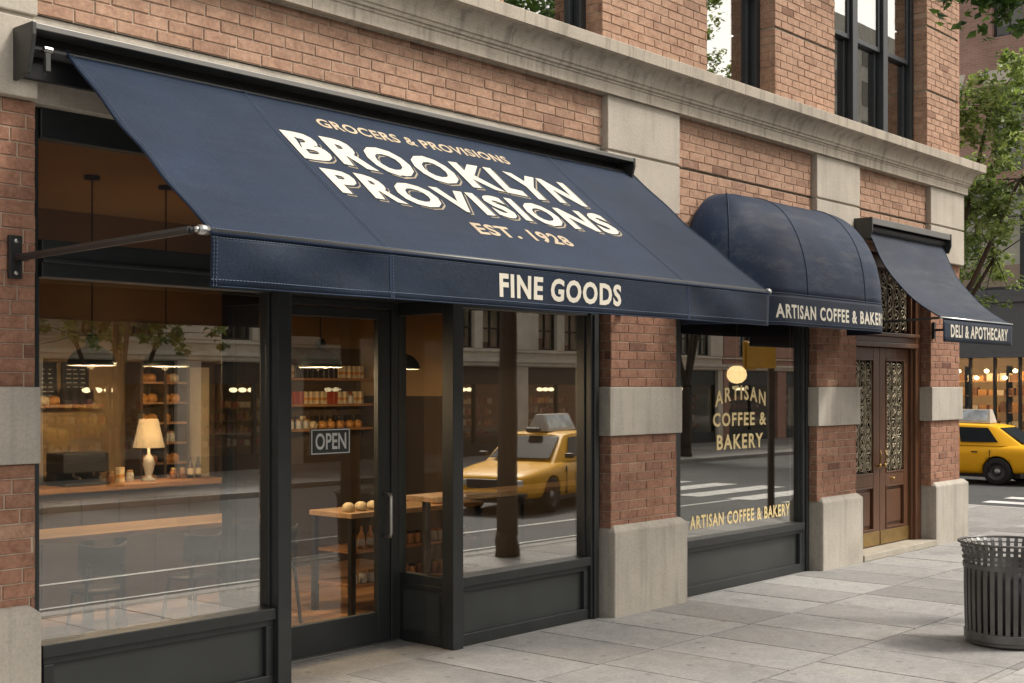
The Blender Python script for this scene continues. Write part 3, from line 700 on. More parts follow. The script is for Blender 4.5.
LBL = {'dark_jar': 'dark brown jar with brass lid on %s', 'pale_jar': 'white jar with wooden lid on %s', 'red_packet': 'red carton with cream band on %s', 'tin': 'black tin with brass band on %s', 'amber_bottle': 'amber bottle with white label on %s', 'pale_bread': 'pale floury roll on %s', 'jar': 'amber jar with dark lid on %s', 'bottle': 'dark bottle with cream label on %s', 'packet': 'cream packet with amber band on %s', 'bread': 'round brown loaf on %s'}
def good(kind, loc, where, rot=None):
    lab = LBL[kind] % where; grp = {'dark_jar': 'dark jars', 'pale_jar': 'white jars', 'red_packet': 'red cartons', 'tin': 'black tins', 'amber_bottle': 'amber bottles', 'pale_bread': 'floury rolls', 'jar': 'jars', 'bottle': 'bottles', 'packet': 'packets', 'bread': 'loaves'}[kind]+' on '+where
    if kind not in FIRST:
        o = PR[kind](); FIRST[kind] = o; o.location = loc; o['label'] = lab
    else: o = dup(FIRST[kind], loc, rf.uniform(0, .5) if rot is None else rot, lab)
    o['group'] = grp
def fill(x0, x1, y, z, kinds, where, step=.075, axis='x', gap=.12):
    x = x0+.03; kind = rf.choice(FAM[rf.choice(kinds)]); left = rf.randint(1, 5)
    while x < x1-.03:
        if left == 0: kind = rf.choice(FAM[rf.choice(kinds)]); left = rf.randint(1, 5)
        left -= 1
        if rf.random() > gap: good(kind, (x, y, z) if axis == 'x' else (y, x, z), where)
        x += step*(1.25 if 'bread' in kind else 1)*rf.uniform(.9, 1.1)
def wall_shelf(x0, x1, z, y0=YB-.2, lab=''):
    mb = MB(); mb.box(x0, x1, y0, YB-.003, z-.022, z); o = mb.build('wall_shelf', M['shelfw'], bevel=.002); rootmove(o, ((x0+x1)/2, y0, z))
    tag(o, lab, 'shelf'); return o
# dark backing behind the right hand shelving seen through the door
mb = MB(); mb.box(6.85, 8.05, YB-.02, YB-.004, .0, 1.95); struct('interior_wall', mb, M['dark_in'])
for z, nm, kinds in ((1.68, 'the top shelf seen through the glass door', ['packet', 'bottle', 'packet']), (1.45, 'the middle shelf seen through the glass door', ['jar', 'packet', 'packet']), (1.235, 'the lower shelf seen through the glass door', ['bread', 'jar'])):
    wall_shelf(6.9, 8.04, z, lab='long wooden wall shelf, '+nm.replace(' seen through the glass door', '')+' of three seen through the door')
    fill(6.92, 8.03, YB-.13, z, kinds, nm, .064 if kinds[0] != 'bread' else .085, gap=.03)
    fill(6.95, 8.02, YB-.07, z, ['packet', 'bottle'] if z > 1.5 else ['packet', 'jar'], nm, .066, gap=.05)
# tall shelf unit
def shelf_unit(x0, x1, y0, z0, z1, n, lab, where, kinds):
    t = thing('shelf_unit', lab, 'shelf unit', ((x0+x1)/2, y0, z0))
    mb = MB(); mb.box(x0, x0+.025, y0, YB-.03, z0, z1); mb.box(x1-.025, x1, y0, YB-.03, z0, z1); mb.box((x0+x1)/2-.012, (x0+x1)/2+.012, y0, YB-.03, z0, z1); mb.box(x0+.025, x1-.025, YB-.05, YB-.03, z0, z1)
    mb.box(x0, x1, y0, YB-.03, z1, z1+.025)
    mb.build('shelf_frame', M['dark_in'], t, bevel=.002)
    for k in range(n):
        z = z0+.04+(z1-z0)*k/n; mb = MB(); mb.box(x0+.026, x1-.026, y0+.004, YB-.052, z-.018, z); mb.build('shelf', M['shelfw'], t)
        fill(x0+.03, (x0+x1)/2-.01, y0+.07, z, kinds, where, .064, gap=.02); fill((x0+x1)/2+.01, x1-.03, y0+.07, z, kinds, where, .064, gap=.02)
    return t
shelf_unit(5.58, 6.03, YB-.24, 0.02, 1.76, 11, 'tall dark shelf unit of loaves and jars behind the table lamp', 'the tall shelf unit behind the table lamp', ['bread', 'bread', 'jar'])
shelf_unit(6.42, 6.80, YB-.24, 0.02, 1.76, 11, 'tall dark shelf unit beside the cream back door of the shop', 'the shelf unit beside the cream back door', ['jar', 'bread', 'packet'])
# cream back door
t = thing('back_door', 'cream painted back door in a dark frame at rear of shop', 'door', (6.22, YB-.05, .012))
mb = MB(); mb.box(6.06, 6.10, YB-.06, YB-.004, .012, 1.8); mb.box(6.36, 6.40, YB-.06, YB-.004, .012, 1.8); mb.box(6.1, 6.36, YB-.06, YB-.004, 1.76, 1.8); mb.build('door_frame', M['dark_in'], t)
mb = MB(); mb.box(6.10, 6.36, YB-.04, YB-.01, .012, 1.76); mb.box(6.13, 6.33, YB-.046, YB-.04, .2, .8); mb.box(6.13, 6.33, YB-.046, YB-.04, .95, 1.45); mb.build('door_leaf', M['cream_in'], t, bevel=.004)
# chalk menu boards
for x, lab in ((4.80, 'black chalk menu board, left one of the pair on back wall'), (5.06, 'black chalk menu board, right one of the pair on back wall')):
    t = thing('menu_board', lab, 'menu board', (x+.1, YB-.02, 1.5))
    mb = MB(); mb.box(x, x+.2, YB-.02, YB-.004, 1.5, 1.78); mb.build('board', M['chalk'], t)
    mb = MB(); mb.box(x-.008, x, YB-.028, YB-.004, 1.492, 1.788); mb.box(x+.2, x+.208, YB-.028, YB-.004, 1.492, 1.788); mb.box(x, x+.2, YB-.028, YB-.004, 1.78, 1.788); mb.box(x, x+.2, YB-.028, YB-.004, 1.492, 1.5); mb.build('frame', M['g4'], t)
    mb = MB()
    for k in range(7):
        for q in range(3):
            a = x+.02+q*.058+rf.random()*.012; mb.box(a, a+rf.uniform(.015, .045), YB-.0215, YB-.0205, 1.53+k*.033, 1.537+k*.033)
    mb.build('chalk_marks', M['white'], t)
for z, nm in ((1.47, 'the upper shelf at back left'), (1.25, 'the lower shelf at back left')):
    wall_shelf(4.0, 4.75 if z < 1.4 else 5.3, z, lab='short wooden wall shelf, '+nm[4:]+' of shop')
    fill(4.02, 4.73 if z < 1.4 else 5.28, YB-.12, z, ['jar', 'packet', 'bread'], nm, .066, gap=.03)
# service counter with espresso machine
t = thing('service_counter', 'dark panelled service counter with brown top along the rear wall', 'counter', (4.9, 3.05, .012))
mb = MB(); mb.box(3.6, 6.0, 2.92, 3.24, .012, .86); 
for k in range(8): mb.box(3.62+k*.3, 3.88+k*.3, 2.905, 2.92, .08, .8)
mb.build('counter_body', M['dark_in'], t, bevel=.004)
mb = MB(); mb.box(3.56, 6.04, 2.87, 3.26, .86, .90); mb.build('counter_top', M['shelfw'], t, bevel=.006)
t = thing('espresso_machine', 'dark box shaped espresso machine on the counter', 'espresso machine', (4.9, 3.1, .9))
mb = MB(); mb.box(4.72, 5.08, 2.98, 3.22, .99, 1.13); mb.box(4.72, 5.08, 3.10, 3.22, .9, .99); mb.box(4.72, 5.08, 2.96, 3.22, .9, .92); mb.build('machine_body', M['chair'], t, bevel=.008)
mb = MB()
for q in (4.82, 4.98): mb.tube([(q, 3.02, .99), (q, 3.02, .965), (q, 2.93, .955)], .01, 6)
mb.build('portafilter', M['steel'], t)
fill(5.12, 5.4, 3.08, .9, ['jar', 'packet'], 'the service counter'); fill(5.66, 5.98, 3.08, .9, ['jar', 'bottle'], 'the service counter beside the lamp')
# table lamp
t = thing('table_lamp', 'lit table lamp with cream tapered shade on the counter', 'lamp', (5.44, 3.03, .9))
mb = MB(); mb.lathe([(.115, 1.15), (.068, 1.36)], (5.44, 3.03, 0), 28); mb.build('lamp_shade', M['glow'], t, smooth=True, solid=.002)
mb = MB(); mb.lathe([(0, .9), (.055, .9), (.055, .915), (.02, .93), (.035, .98), (.045, 1.03), (.03, 1.08), (.01, 1.1), (.008, 1.2), (0, 1.2)], (5.44, 3.03, 0), 20); mb.build('lamp_base', M['white'], t, smooth=True)
lamp((5.44, 3.03, 1.27), 7, r=.04)
# communal table and chairs
t = thing('long_table', 'long pale wood table with dark legs in the left window', 'table', (4.4, 2.1, .012))
mb = MB(); 
for k in range(4): mb.box(3.2, 5.75, 1.86+k*.125, 1.984+k*.125, .655, .69, 0, rf.random())
mb.build('table_top', M['table'], t, bevel=.003)
for lx in (3.35, 4.5, 5.6):
    for ly in (1.9, 2.28): mb = MB(); mb.box(lx-.025, lx+.025, ly-.025, ly+.025, .012, .655); mb.build('leg', M['chair'], t)
def make_chair():
    t = thing('chair', 'black bentwood chair', 'chair', local=True, group='chairs along the long table')
    mb = MB(); mb.lathe([(0, .37), (.155, .37), (.165, .38), (.16, .392), (0, .392)], seg=20); mb.build('seat', M['chair'], t, smooth=True)
    mb = MB()
    def bk(u, v): a = R(-150+120*u); return (.165*math.cos(a), .165*math.sin(a)-.02*v, .50+.17*v-.02*math.cos((u-.5)*3))
    mb.grid(bk, 14, 4); mb.build('backrest', M['chair'], t, smooth=True, solid=.012)
    for sx, sy in ((-1, -1), (1, -1), (-1, 1), (1, 1)):
        mb = MB(); top = (sx*.10, sy*.10, .38); 
        if sy < 0: mb.tube([(sx*.14, -.15, 0), (sx*.11, -.12, .38), (sx*.10, -.155, .55)], .012, 7)
        else: mb.tube([(sx*.14, .15, 0), top], .012, 7)
        mb.build('leg', M['chair'], t)
    return t
CH = make_chair()
spots = [(3.45, 1.62, 'black chair at left end of the long table'), (4.15, 1.60, 'black chair tucked at middle of the long table'), (4.85, 1.63, 'black chair near right end of the long table'), (5.45, 1.6, 'black chair at the right end of the long table, closest to door')]
for i, (x, y, l) in enumerate(spots):
    o = CH if i == 0 else dup(CH)
    o.location = (x, y, .012); o.rotation_euler = (0, 0, rf.uniform(-.2, .2)); o['label'] = l
# display table by the door
def display_table(x0, x1, y0, y1, lab, where):
    t = thing('display_table', lab, 'display table', ((x0+x1)/2, (y0+y1)/2, .012))
    mb = MB(); mb.box(x0, x1, y0, y1, .69, .725); mb.build('table_top', M['table'], t, bevel=.003)
    for z in (.22, .46):
        mb = MB(); mb.box(x0+.04, x1-.04, y0+.02, y1-.02, z-.02, z); mb.build('shelf', M['shelfw'], t)
        fill(x0+.07, x1-.07, y0+.09, z, ['jar', 'jar', 'bottle'], where+' lower shelves', .08, gap=.05)
    for lx in (x0+.03, x1-.03):
        for ly in (y0+.03, y1-.03): mb = MB(); mb.box(lx-.02, lx+.02, ly-.02, ly+.02, .012, .69); mb.build('leg', M['chair'], t)
    fill(x0+.05, x1-.05, y0+.12, .725, ['bread', 'packet', 'jar', 'bottle'], where+' top', .1, gap=.2)
display_table(5.95, 7.3, 1.35, 1.8, 'wooden display table of jars behind the glass door', 'the display table')
# pendants
def make_pendant():
    t = thing('pendant_lamp', 'x', 'pendant lamp', local=True, group='pendant lamps in the shop')
    mb = MB(); pr = [(.15, 0), (.148, .012), (.135, .05), (.10, .088), (.055, .11), (.04, .118), (.036, .17), (.028, .19), (.0, .192)]
    mb.lathe(pr, seg=28); mb.build('lamp_shade', M['shade'], t, smooth=True, solid=.004)
    mb = MB(); mb.lathe([(.151, -.004), (.147, -.006), (.144, .0)], seg=28); mb.build('shade_rim', M['white'], t, smooth=True)
    mb = MB(); mb.lathe([(0, .075), (.018, .08), (.022, .092), (.014, .105), (0, .11)], seg=12); mb.build('bulb', M['bulb'], t, smooth=True)
    mb = MB(); mb.tube([(0, 0, .19), (0, 0, 1.19)], .005, 6); mb.build('cord', M['black'], t)
    mb = MB(); mb.lathe([(0, 1.19), (.05, 1.188), (.05, 1.165), (0, 1.16)], seg=16); mb.build('ceiling_rose', M['black'], t, smooth=True); return t
PD = make_pendant()
pl = [(4.36, 2.0, 'dark dome pendant lamp above the left end of long table'), (4.90, 2.0, 'dark dome pendant lamp above the table lamp'), (5.80, 1.5, 'dark dome pendant lamp seen through the glass door'), (6.85, 1.8, 'dark dome pendant lamp seen through the narrow return window')]
for i, (x, y, l) in enumerate(pl):
    o = PD if i == 0 else dup(PD); o.location = (x, y, 1.74); o['label'] = l
    lamp((x, y, 1.734), 30 if i < 3 else 12, r=.025)
# cafe interior
t = thing('cafe_counter', 'pale counter inside the bakery window', 'counter', (9.6, 2.4, .012))
mb = MB(); mb.box(8.5, 10.7, 2.3, 2.7, .012, .8); mb.build('counter_body', M['dark_in'], t, bevel=.004)
mb = MB(); mb.box(8.46, 10.74, 2.26, 2.74, .8, .84); mb.build('counter_top', M['table'], t, bevel=.005)
fill(8.6, 10.6, 2.4, .84, ['bread', 'packet', 'bread', 'jar'], 'the bakery counter', .1)
for z in (1.15, 1.4, 1.65, 1.9):
    wall_shelf(8.9, 10.85, z, lab='long wooden wall shelf behind bakery counter, %s of four' % {1.15: 'lowest', 1.4: 'second lowest', 1.65: 'second highest', 1.9: 'highest'}[z])
    fill(8.95, 10.8, YB-.12, z, ['bread', 'packet', 'jar'], {1.15: 'the lowest', 1.4: 'the second lowest', 1.65: 'the second highest', 1.9: 'the highest'}[z]+' bakery shelf', .1)
t = thing('globe_pendant', 'lit round glass globe pendant above gilt window lettering', 'pendant lamp', (10.0, 1.0, 2.93))
gx, gy = 10.28, .92
t.location = (gx, gy, 2.93); ORG[t.name] = Vector((gx, gy, 2.93))
mb = MB(); mb.lathe([(0.0, 1.63), (.05, 1.642), (.082, 1.675), (.092, 1.71), (.085, 1.75), (.06, 1.78), (.03, 1.795), (0, 1.797)], (gx, gy, 0), 24); mb.build('globe', M['globe'], t, smooth=True)
mb = MB(); mb.lathe([(.034, 1.79), (.034, 1.82), (.01, 1.83), (0, 1.83)], (gx, gy, 0), 16); mb.tube([(gx, gy, 1.82), (gx, gy, 2.92)], .005, 6); mb.build('cord', M['brass'], t)

# window bar
t = thing('window_bar', 'narrow pale wood bar counter behind the right hand shop window', 'counter', (6.9, .7, .012))
mb = MB(); mb.box(5.95, 7.95, .52, .82, .85, .885, 0, .8); mb.build('counter_top', M['table'], t, bevel=.003)
for lx in (6.05, 7.0, 7.85): mb = MB(); mb.box(lx-.02, lx+.02, .70, .74, .012, .85); mb.build('leg', M['chair'], t)
# OPEN sign
t = thing('open_sign', 'small dark rectangular sign reading OPEN hung on the glass door', 'sign', (5.1, .59, 1.27))
mb = MB(); mb.box(4.945, 5.255, .582, .592, 1.195, 1.352); mb.build('sign_board', M['panelg'], t, bevel=.003)
mb = MB(); yy = .580
for (a, b, c, d) in ((4.95, 5.25, 1.2, 1.206), (4.95, 5.25, 1.341, 1.347), (4.95, 4.956, 1.206, 1.341), (5.244, 5.25, 1.206, 1.341)): mb.box(a, b, yy-.001, yy+.003, c, d)
mb.build('border', M['paper'], t)
mb = MB(); lettering(mb, 'OPEN', lambda u, v: (u, .5795, v), 4.98, 5.222, 1.225, 1.325, .02); mb.build('lettering', M['paper'], t)
mb = MB(); mb.tube([(4.97, .594, 1.35), (5.1, .594, 1.50), (5.23, .594, 1.35)], .002, 5); mb.build('cord', M['black'], t)

# ------------------------------------------------------------------ awning one
A1 = thing('retractable_awning', 'large navy sloped awning lettered with the provisions shop name above the left shopfront', 'awning', (5.1, 0, 3.1))
xa, xb = 2.985, 7.235; Y0, Z0, Y1, Z1 = -.07, 3.095, -1.165, 2.20
SL = math.hypot(Y1-Y0, Z1-Z0); seams = [3.94, 6.3]
Nx = Vector((0, (Z1-Z0), -(Y1-Y0))).normalized();
if Nx.z < 0: Nx = -Nx
def sag(x, s): # sag between seams and front to back, shallow
    k = math.sin(math.pi*s); return -.018*k - .004*math.sin(x*5.3+s*4)*k - .0022*math.sin(x*11+5*s)*k - .0014*math.sin(x*23-9*s)*k - .006*math.exp(-((x-xa)/.25)**2)*math.sin(s*19)*k - .006*math.exp(-((xb-x)/.3)**2)*math.sin(s*17)*k
def aw(x, s, off=0.0):
    d = sag(x, s)+off; return (x, Y0+(Y1-Y0)*s+Nx.y*d, Z0+(Z1-Z0)*s+Nx.z*d)
mb = MB(); mb.grid(lambda u, v: aw(xb+(xa-xb)*u, v), 110, 40)
mb.build('canopy', M['navy'], A1, smooth=True, solid=.004)
# valance
def vy(x, v): return -1.168 - .006*math.sin(x*3.1+1)*v - .005*math.sin(x*8.3)*v*v - (.022*math.exp(-((x-3.3)/.16)**2)-.014*math.exp(-((x-3.75)/.12)**2)+.018*math.exp(-((x-6.75)/.16)**2)-.012*math.exp(-((x-6.4)/.1)**2))*math.sin(v*3)
def val(x, v): return (x, vy(x, v), 2.195-.205*v)
mb = MB(); mb.grid(lambda u, v: val(xa+(xb-xa)*u, v), 120, 8); mb.build('valance', M['navy_val'], A1, smooth=True, solid=.004)
# seams and stitching
mb = MB()
for x in seams: mb.grid(lambda u, v: aw(x-.012+.024*u, v, .0035), 1, 30)
mb.tube([aw(xa+.006, k/30, .003) for k in range(31)], .005, 6); mb.tube([aw(xb-.006, k/30, .003) for k in range(31)], .005, 6)
mb.tube([(xa, -1.172, 2.196), (xb, -1.172, 2.196)], .0075, 6); mb.tube([val(xa+(xb-xa)*k/60, .99) for k in range(61)], .004, 5)
for x in seams: mb.grid(lambda u, v: (x-.012+.024*u, vy(x, v)-.0035, 2.19-.2*v), 1, 6)
mb.build('seam', M['piping'], A1, smooth=True)
mb = MB()
def dash(fn, n, w_=.0016):
    for k in range(n):
        a, b = Vector(fn((k+.15)/n)), Vector(fn((k+.8)/n)); mb.tube([a, b], w_, 4)
L = xb-xa
for off in (.018, .030): dash(lambda q: aw(xa+off, q, .0045), 90)
dash(lambda q: aw(xb-.02, q, .0045), 90)
for x in seams: dash(lambda q: aw(x+.008, q, .0055), 90); dash(lambda q: (x+.008, vy(x+.008, q)-.006, 2.19-.2*q), 13)
dash(lambda q: aw(xa+L*q, .982, .005), 260)
for v in (.06, .86): dash(lambda q: (val(xa+L*q, v)[0], val(xa+L*q, v)[1]-.0035, val(xa+L*q, v)[2]), 260)
for off in (.012, .026): dash(lambda q: (xa+off, vy(xa, q)-.004, 2.19-.2*q), 13)
mb.build('stitching', M['thread'], A1)
# lettering on the slope
def sl(off): return lambda u, v: aw(u, (-v)/SL, off)
def two(s, x0, x1, s0, s1, bold, name='lettering'):
    mbs = MB(); lettering(mbs, s, sl(.0035), x0+.018, x1+.018, -(s1+.018), -(s0+.018), bold, 1.19)
    mbs.build('letter_shadow', M['gold'], A1)
    mbg = MB(); lettering(mbg, s, sl(.0045), x0+.009, x1+.009, -(s1+.010), -(s0+.010), bold+.008, 1.19); mbg.build('letter_outline', M['navy_val'], A1)
    mbt = MB(); lettering(mbt, s, sl(.0058), x0, x1, -s1, -s0, bold, 1.19); mbt.build('lettering', M['cream'], A1)
two('BROOKLYN', 3.965, 6.16, .368, .630, .042); two('PROVISIONS', 4.0, 6.20, .700, .925, .042)
mb = MB(); lettering(mb, 'GROCERS & PROVISIONS', sl(.0045), 4.30, 5.78, -.262, -.178, .028, 1.1); mb.build('lettering', M['tan'], A1); mb = MB(); lettering(mb, 'EST. 1928', sl(.0045), 4.77, 5.545, -1.140, -1.030, .032, 1.14)
mb.build('lettering', M['tan'], A1)
mb = MB(); lettering(mb, 'FINE GOODS', lambda u, v: (u, vy(u, (2.195-v)/.205)-.0045, v), 4.655, 5.65, 2.036, 2.154, .036, 1.12); mb.build('lettering', M['cream'], A1)
# housing
mb = MB(); a, b = 2.80, 7.17
mb.box(a, b, -.145, -.0, 3.140, 3.158, 1); mb.box(a, b, -.165, -.145, 3.135, 3.162, 1)
mb.box(a+.02, b-.02, -.03, -.0, 2.95, 3.139)
mb.tube([(a+.02, -.075, 3.065), (b-.02, -.075, 3.065)], .028, 14)
hs = mb.build('housing', [M['black'], M['track']], A1, bevel=.003)
for x0_, x1_ in ((a-.012, a+.008), (b-.008, b+.012)):
    mb = MB(); pts = [(0, 3.165), (-.168, 3.165), (-.168, 3.11), (-.135, 2.99), (-.12, 2.95), (0, 2.935)]
    vs = [(x0_, y_, z_) for y_, z_ in pts]+[(x1_, y_, z_) for y_, z_ in pts]; n = 6
    mb.add(vs, [tuple(range(n-1, -1, -1)), tuple(range(n, 2*n))]+[(i, (i+1) % n, n+(i+1) % n, n+i) for i in range(n)])
    mb.build('end_cap', M['housing'], A1, bevel=.004, fixn=True)
mb = MB(); mb.box(2.868, 2.892, -.135, -.115, 2.97, 3.06); mb.tube([(2.86, -.13, 3.065), (2.90, -.13, 3.065)], .013, 10, 1); mb.tube([(2.87, -.13, 3.06), (2.875, -.11, 2.955)], .008, 8)
mb.build('gear_crank', [M['housing'], M['steel']], A1, bevel=.002)
# front bar and arms
mb = MB(); mb.tube([(xa-.02, -1.15, 2.205), (xb+.02, -1.15, 2.205)], .014, 10); mb.build('front_bar', M['housing'], A1, smooth=True)
for x, xw in ((xa, 2.80), (xb, 7.22)):
    mb = MB(); mb.tube([(x-.045, -1.15, 2.208), (x-.003, -1.15, 2.208)] if x < 5 else [(x, -1.15, 2.208), (x+.03, -1.15, 2.208)], .02, 12); mb.tube([(x-.06, -1.145, 2.208), (x-.045, -1.15, 2.208)] if x < 5 else [(x+.03, -1.15, 2.208), (x+.04, -1.15, 2.208)], .012, 10)
    mb.build('bar_end', M['steel'], A1, smooth=True)
    mb = MB(); xe = x-.07 if x < 5 else x+.02
    mb.tube([(xw+.01 if x < 5 else xw+.03, -.05, 2.165), (xe, -1.13, 2.205)], .017, 6); mb.tube([(xe, -1.13, 2.205), (xe+.03, -1.15, 2.207)], .011, 8)
    mb.build('arm', M['arm'], A1)
    mb = MB(); wx = 2.815 if x < 5 else 7.28
    mb.box(wx-.03, wx+.03, .022, .045, 2.075, 2.265) if x < 5 else mb.box(wx-.03, wx+.03, .022, .045, 2.1, 2.26)
    mb.tube([(wx, .03, 2.17), (wx+.012, -.05, 2.165)], .018, 10)
    for dz in (.03, -.02): pass
    for zz in (2.10, 2.24): mb.lathe([(0, -.008), (.009, -.006), (.011, 0)], (wx, .022, zz), 10, 1, axis='y')
    mb.build('bracket', [M['arm'], M['steel']], A1, bevel=.003)

# ------------------------------------------------------------------ dome awning
A2 = thing('dome_awning', 'rounded navy dome awning above the bakery window', 'awning', (9.3, 0, 2.6))
cl_, cr_ = 8.6, 10.0; rx, ry, zb, hh = .62, .55, 2.29, .80
tot = [math.pi/2*.585, cr_-cl_, math.pi/2*.585]; LT = sum(tot)
def plan(s):
    """s in 0..LT -> (cx, dx, dy)"""
    if s < tot[0]: a = s/tot[0]*math.pi/2; return (cl_, -rx*math.cos(a), -ry*math.sin(a))
    if s < tot[0]+tot[1]: return (cl_+s-tot[0], 0, -ry)
    a = (s-tot[0]-tot[1])/tot[2]*math.pi/2; return (cr_, rx*math.sin(a), -ry*math.cos(a))
ribs = [0, tot[0]*.42, tot[0]+.28, tot[0]+tot[1]-.15, LT-tot[2]*.45, LT]
def dome(s, ph, off=0.0):
    c, dx, dy = plan(s); k = 0
    for i in range(len(ribs)-1):
        if ribs[i] <= s <= ribs[i+1]: k = math.sin(math.pi*(s-ribs[i])/(ribs[i+1]-ribs[i]))
    q = 1-.009*k*math.sin(2*ph)+.004*math.sin(s*17+ph*6)*math.sin(2*ph) + off
    return (c+dx*math.cos(ph)**.90*q, dy*math.cos(ph)**.90*q-.002, zb+hh*math.sin(ph)**.92*(1+(q-1)*.8))
mb = MB(); mb.grid(lambda u, v: dome(LT*(1-u), v*math.pi/2*.9995), 96, 30); mb.build('canopy', M['navy_dome'], A2, smooth=True, solid=.004)
def dv(s, v): c, dx, dy = plan(s); return (c+dx*(1+.006+.01*v), dy*(1+.006+.012*v)-.004*math.sin(s*9)*v-.002, zb+.005-.235*v)
mb = MB(); mb.grid(lambda u, v: dv(LT*u, v), 110, 6); mb.build('valance', M['navy_val'], A2, smooth=True, solid=.004)
mb = MB()
for s in ribs[1:-1]: mb.tube([dome(s, k/30*math.pi/2*.995, .004) for k in range(31)], .0055, 6)
mb.tube([dv(LT*k/80, 0) for k in range(81)], .007, 6); mb.tube([dv(LT*k/80, .99) for k in range(81)], .004, 5)
mb.build('seam', M['piping'], A2, smooth=True)
mb = MB(); dash(lambda q: tuple(Vector(dv(LT*q, .9))+Vector((0, -.004, 0))), 170); dash(lambda q: tuple(Vector(dv(LT*q, .1))+Vector((0, -.004, 0))), 170); mb.build('stitching', M['thread'], A2)
S0 = tot[0]-(8.6-8.53)
def dvl(u, v):
    c, dx, dy = plan(u); q = (zb+.005-v)/.235; p = dv(u, q)
    n = Vector((dx/rx/rx, dy/ry/ry, 0)).normalized(); return (p[0]+n.x*.0045, p[1]+n.y*.0045, v)
mb = MB(); lettering(mb, 'ARTISAN COFFEE & BAKERY', dvl, S0-.1, S0+1.72, 2.112, 2.218, .03, 1.17); mb.build('lettering', M['cream'], A2)
mb = MB()
for s in ribs[1:-1]: mb.tube([dome(s, k/16*math.pi/2*.98, -.03) for k in range(17)], .009, 6)
mb.tube([tuple(Vector(dv(LT*k/60, .05))+Vector((0, .02, 0))) for k in range(3, 58)], .01, 6); mb.build('support_frame', M['arm'], A2)

# ------------------------------------------------------------------ deli awning
A3 = thing('curved_awning', 'navy awning with concave sweep above the wooden double door at the corner', 'awning', (11.7, 0, 3.0))
pf = [(-.06, 3.05), (-.10, 2.99), (-.135, 2.93), (-.25, 2.69), (-.446, 2.448), (-.607, 2.309), (-.79, 2.195)]
def cat(t):
    t = min(.9999, max(0, t))*(len(pf)-1); i = int(t); f_ = t-i
    P0, P1, P2, P3 = pf[max(i-1, 0)], pf[i], pf[i+1], pf[min(i+2, len(pf)-1)]
    return [0.5*((2*P1[k])+(-P0[k]+P2[k])*f_+(2*P0[k]-5*P1[k]+4*P2[k]-P3[k])*f_**2+(-P0[k]+3*P1[k]-3*P2[k]+P3[k])*f_**3) for k in (0, 1)]
da, db = 10.85, 12.48
def deli(x, v):
    y_, z_ = cat(v); k = math.sin(math.pi*v); u = (x-da)/(db-da)
    wv = (.007*math.sin(u*21+v*3)+.005*math.sin(u*37-v*4))*k; return (x, y_-wv*.7, z_-wv*.7-.012*math.sin(math.pi*u)*k)
mb = MB(); mb.grid(lambda u, v: deli(db+(da-db)*u, v), 70, 40); mb.build('canopy', M['navy_deli'], A3, smooth=True, solid=.004)
def dlv(x, v): return (x, -.793-.004*math.sin(x*7)*v, 2.193-.2*v)
mb = MB(); mb.grid(lambda u, v: dlv(da+(db-da)*u, v), 40, 4); mb.build('valance', M['navy_val'], A3, smooth=True, solid=.004)
mb = MB(); 
for x in (da+.004, db-.004): mb.tube([deli(x, k/30) for k in range(31)], .006, 6)
mb.tube([(da, -.797, 2.195), (db, -.797, 2.195)], .006, 6); mb.build('seam', M['piping'], A3, smooth=True)
mb = MB(); lettering(mb, 'DELI & APOTHECARY', lambda u, v: (u, dlv(u, (2.193-v)/.2)[1]-.0045, v), 11.0, 12.36, 2.035, 2.150, .032, 1.15); mb.build('lettering', M['cream'], A3)
mb = MB(); mb.box(10.78, 12.53, -.165, 0, 3.09, 3.115, 1); mb.box(10.80, 12.50, -.03, 0, 2.95, 3.09); mb.box(10.79, 12.52, -.17, -.15, 3.06, 3.118, 1)
mb.tube([(10.8, -.085, 3.03), (12.5, -.085, 3.03)], .045, 12); mb.build('housing', [M['black'], M['track']], A3, bevel=.003)
for x0_ in (10.768, 12.52):
    mb = MB(); pts = [(0, 3.12), (-.175, 3.12), (-.175, 3.0), (-.15, 2.93), (0, 2.93)]; n = 5; x1_ = x0_+.022
    mb.add([(x0_, y_, z_) for y_, z_ in pts]+[(x1_, y_, z_) for y_, z_ in pts], [tuple(range(n-1, -1, -1)), tuple(range(n, 2*n))]+[(i, (i+1) % n, n+(i+1) % n, n+i) for i in range(n)])
    mb.build('end_cap', M['housing'], A3, bevel=.004, fixn=True)
mb = MB(); mb.tube([(da-.03, -.78, 2.2), (db+.03, -.78, 2.2)], .012, 10); mb.build('front_bar', M['steel'], A3, smooth=True)
for x, wx in ((da-.012, 10.88), (db+.012, 12.60)):
    mb = MB(); mb.tube([(wx, -.02, 2.175), (x, -.77, 2.2)], .012, 6); mb.build('arm', M['arm'], A3)
    mb = MB(); mb.box(wx-.022, wx+.022, .022, .045, 2.085, 2.255); mb.tube([(wx, .03, 2.175), (wx, -.03, 2.175)], .014, 8); mb.build('bracket', M['arm'], A3, bevel=.003)

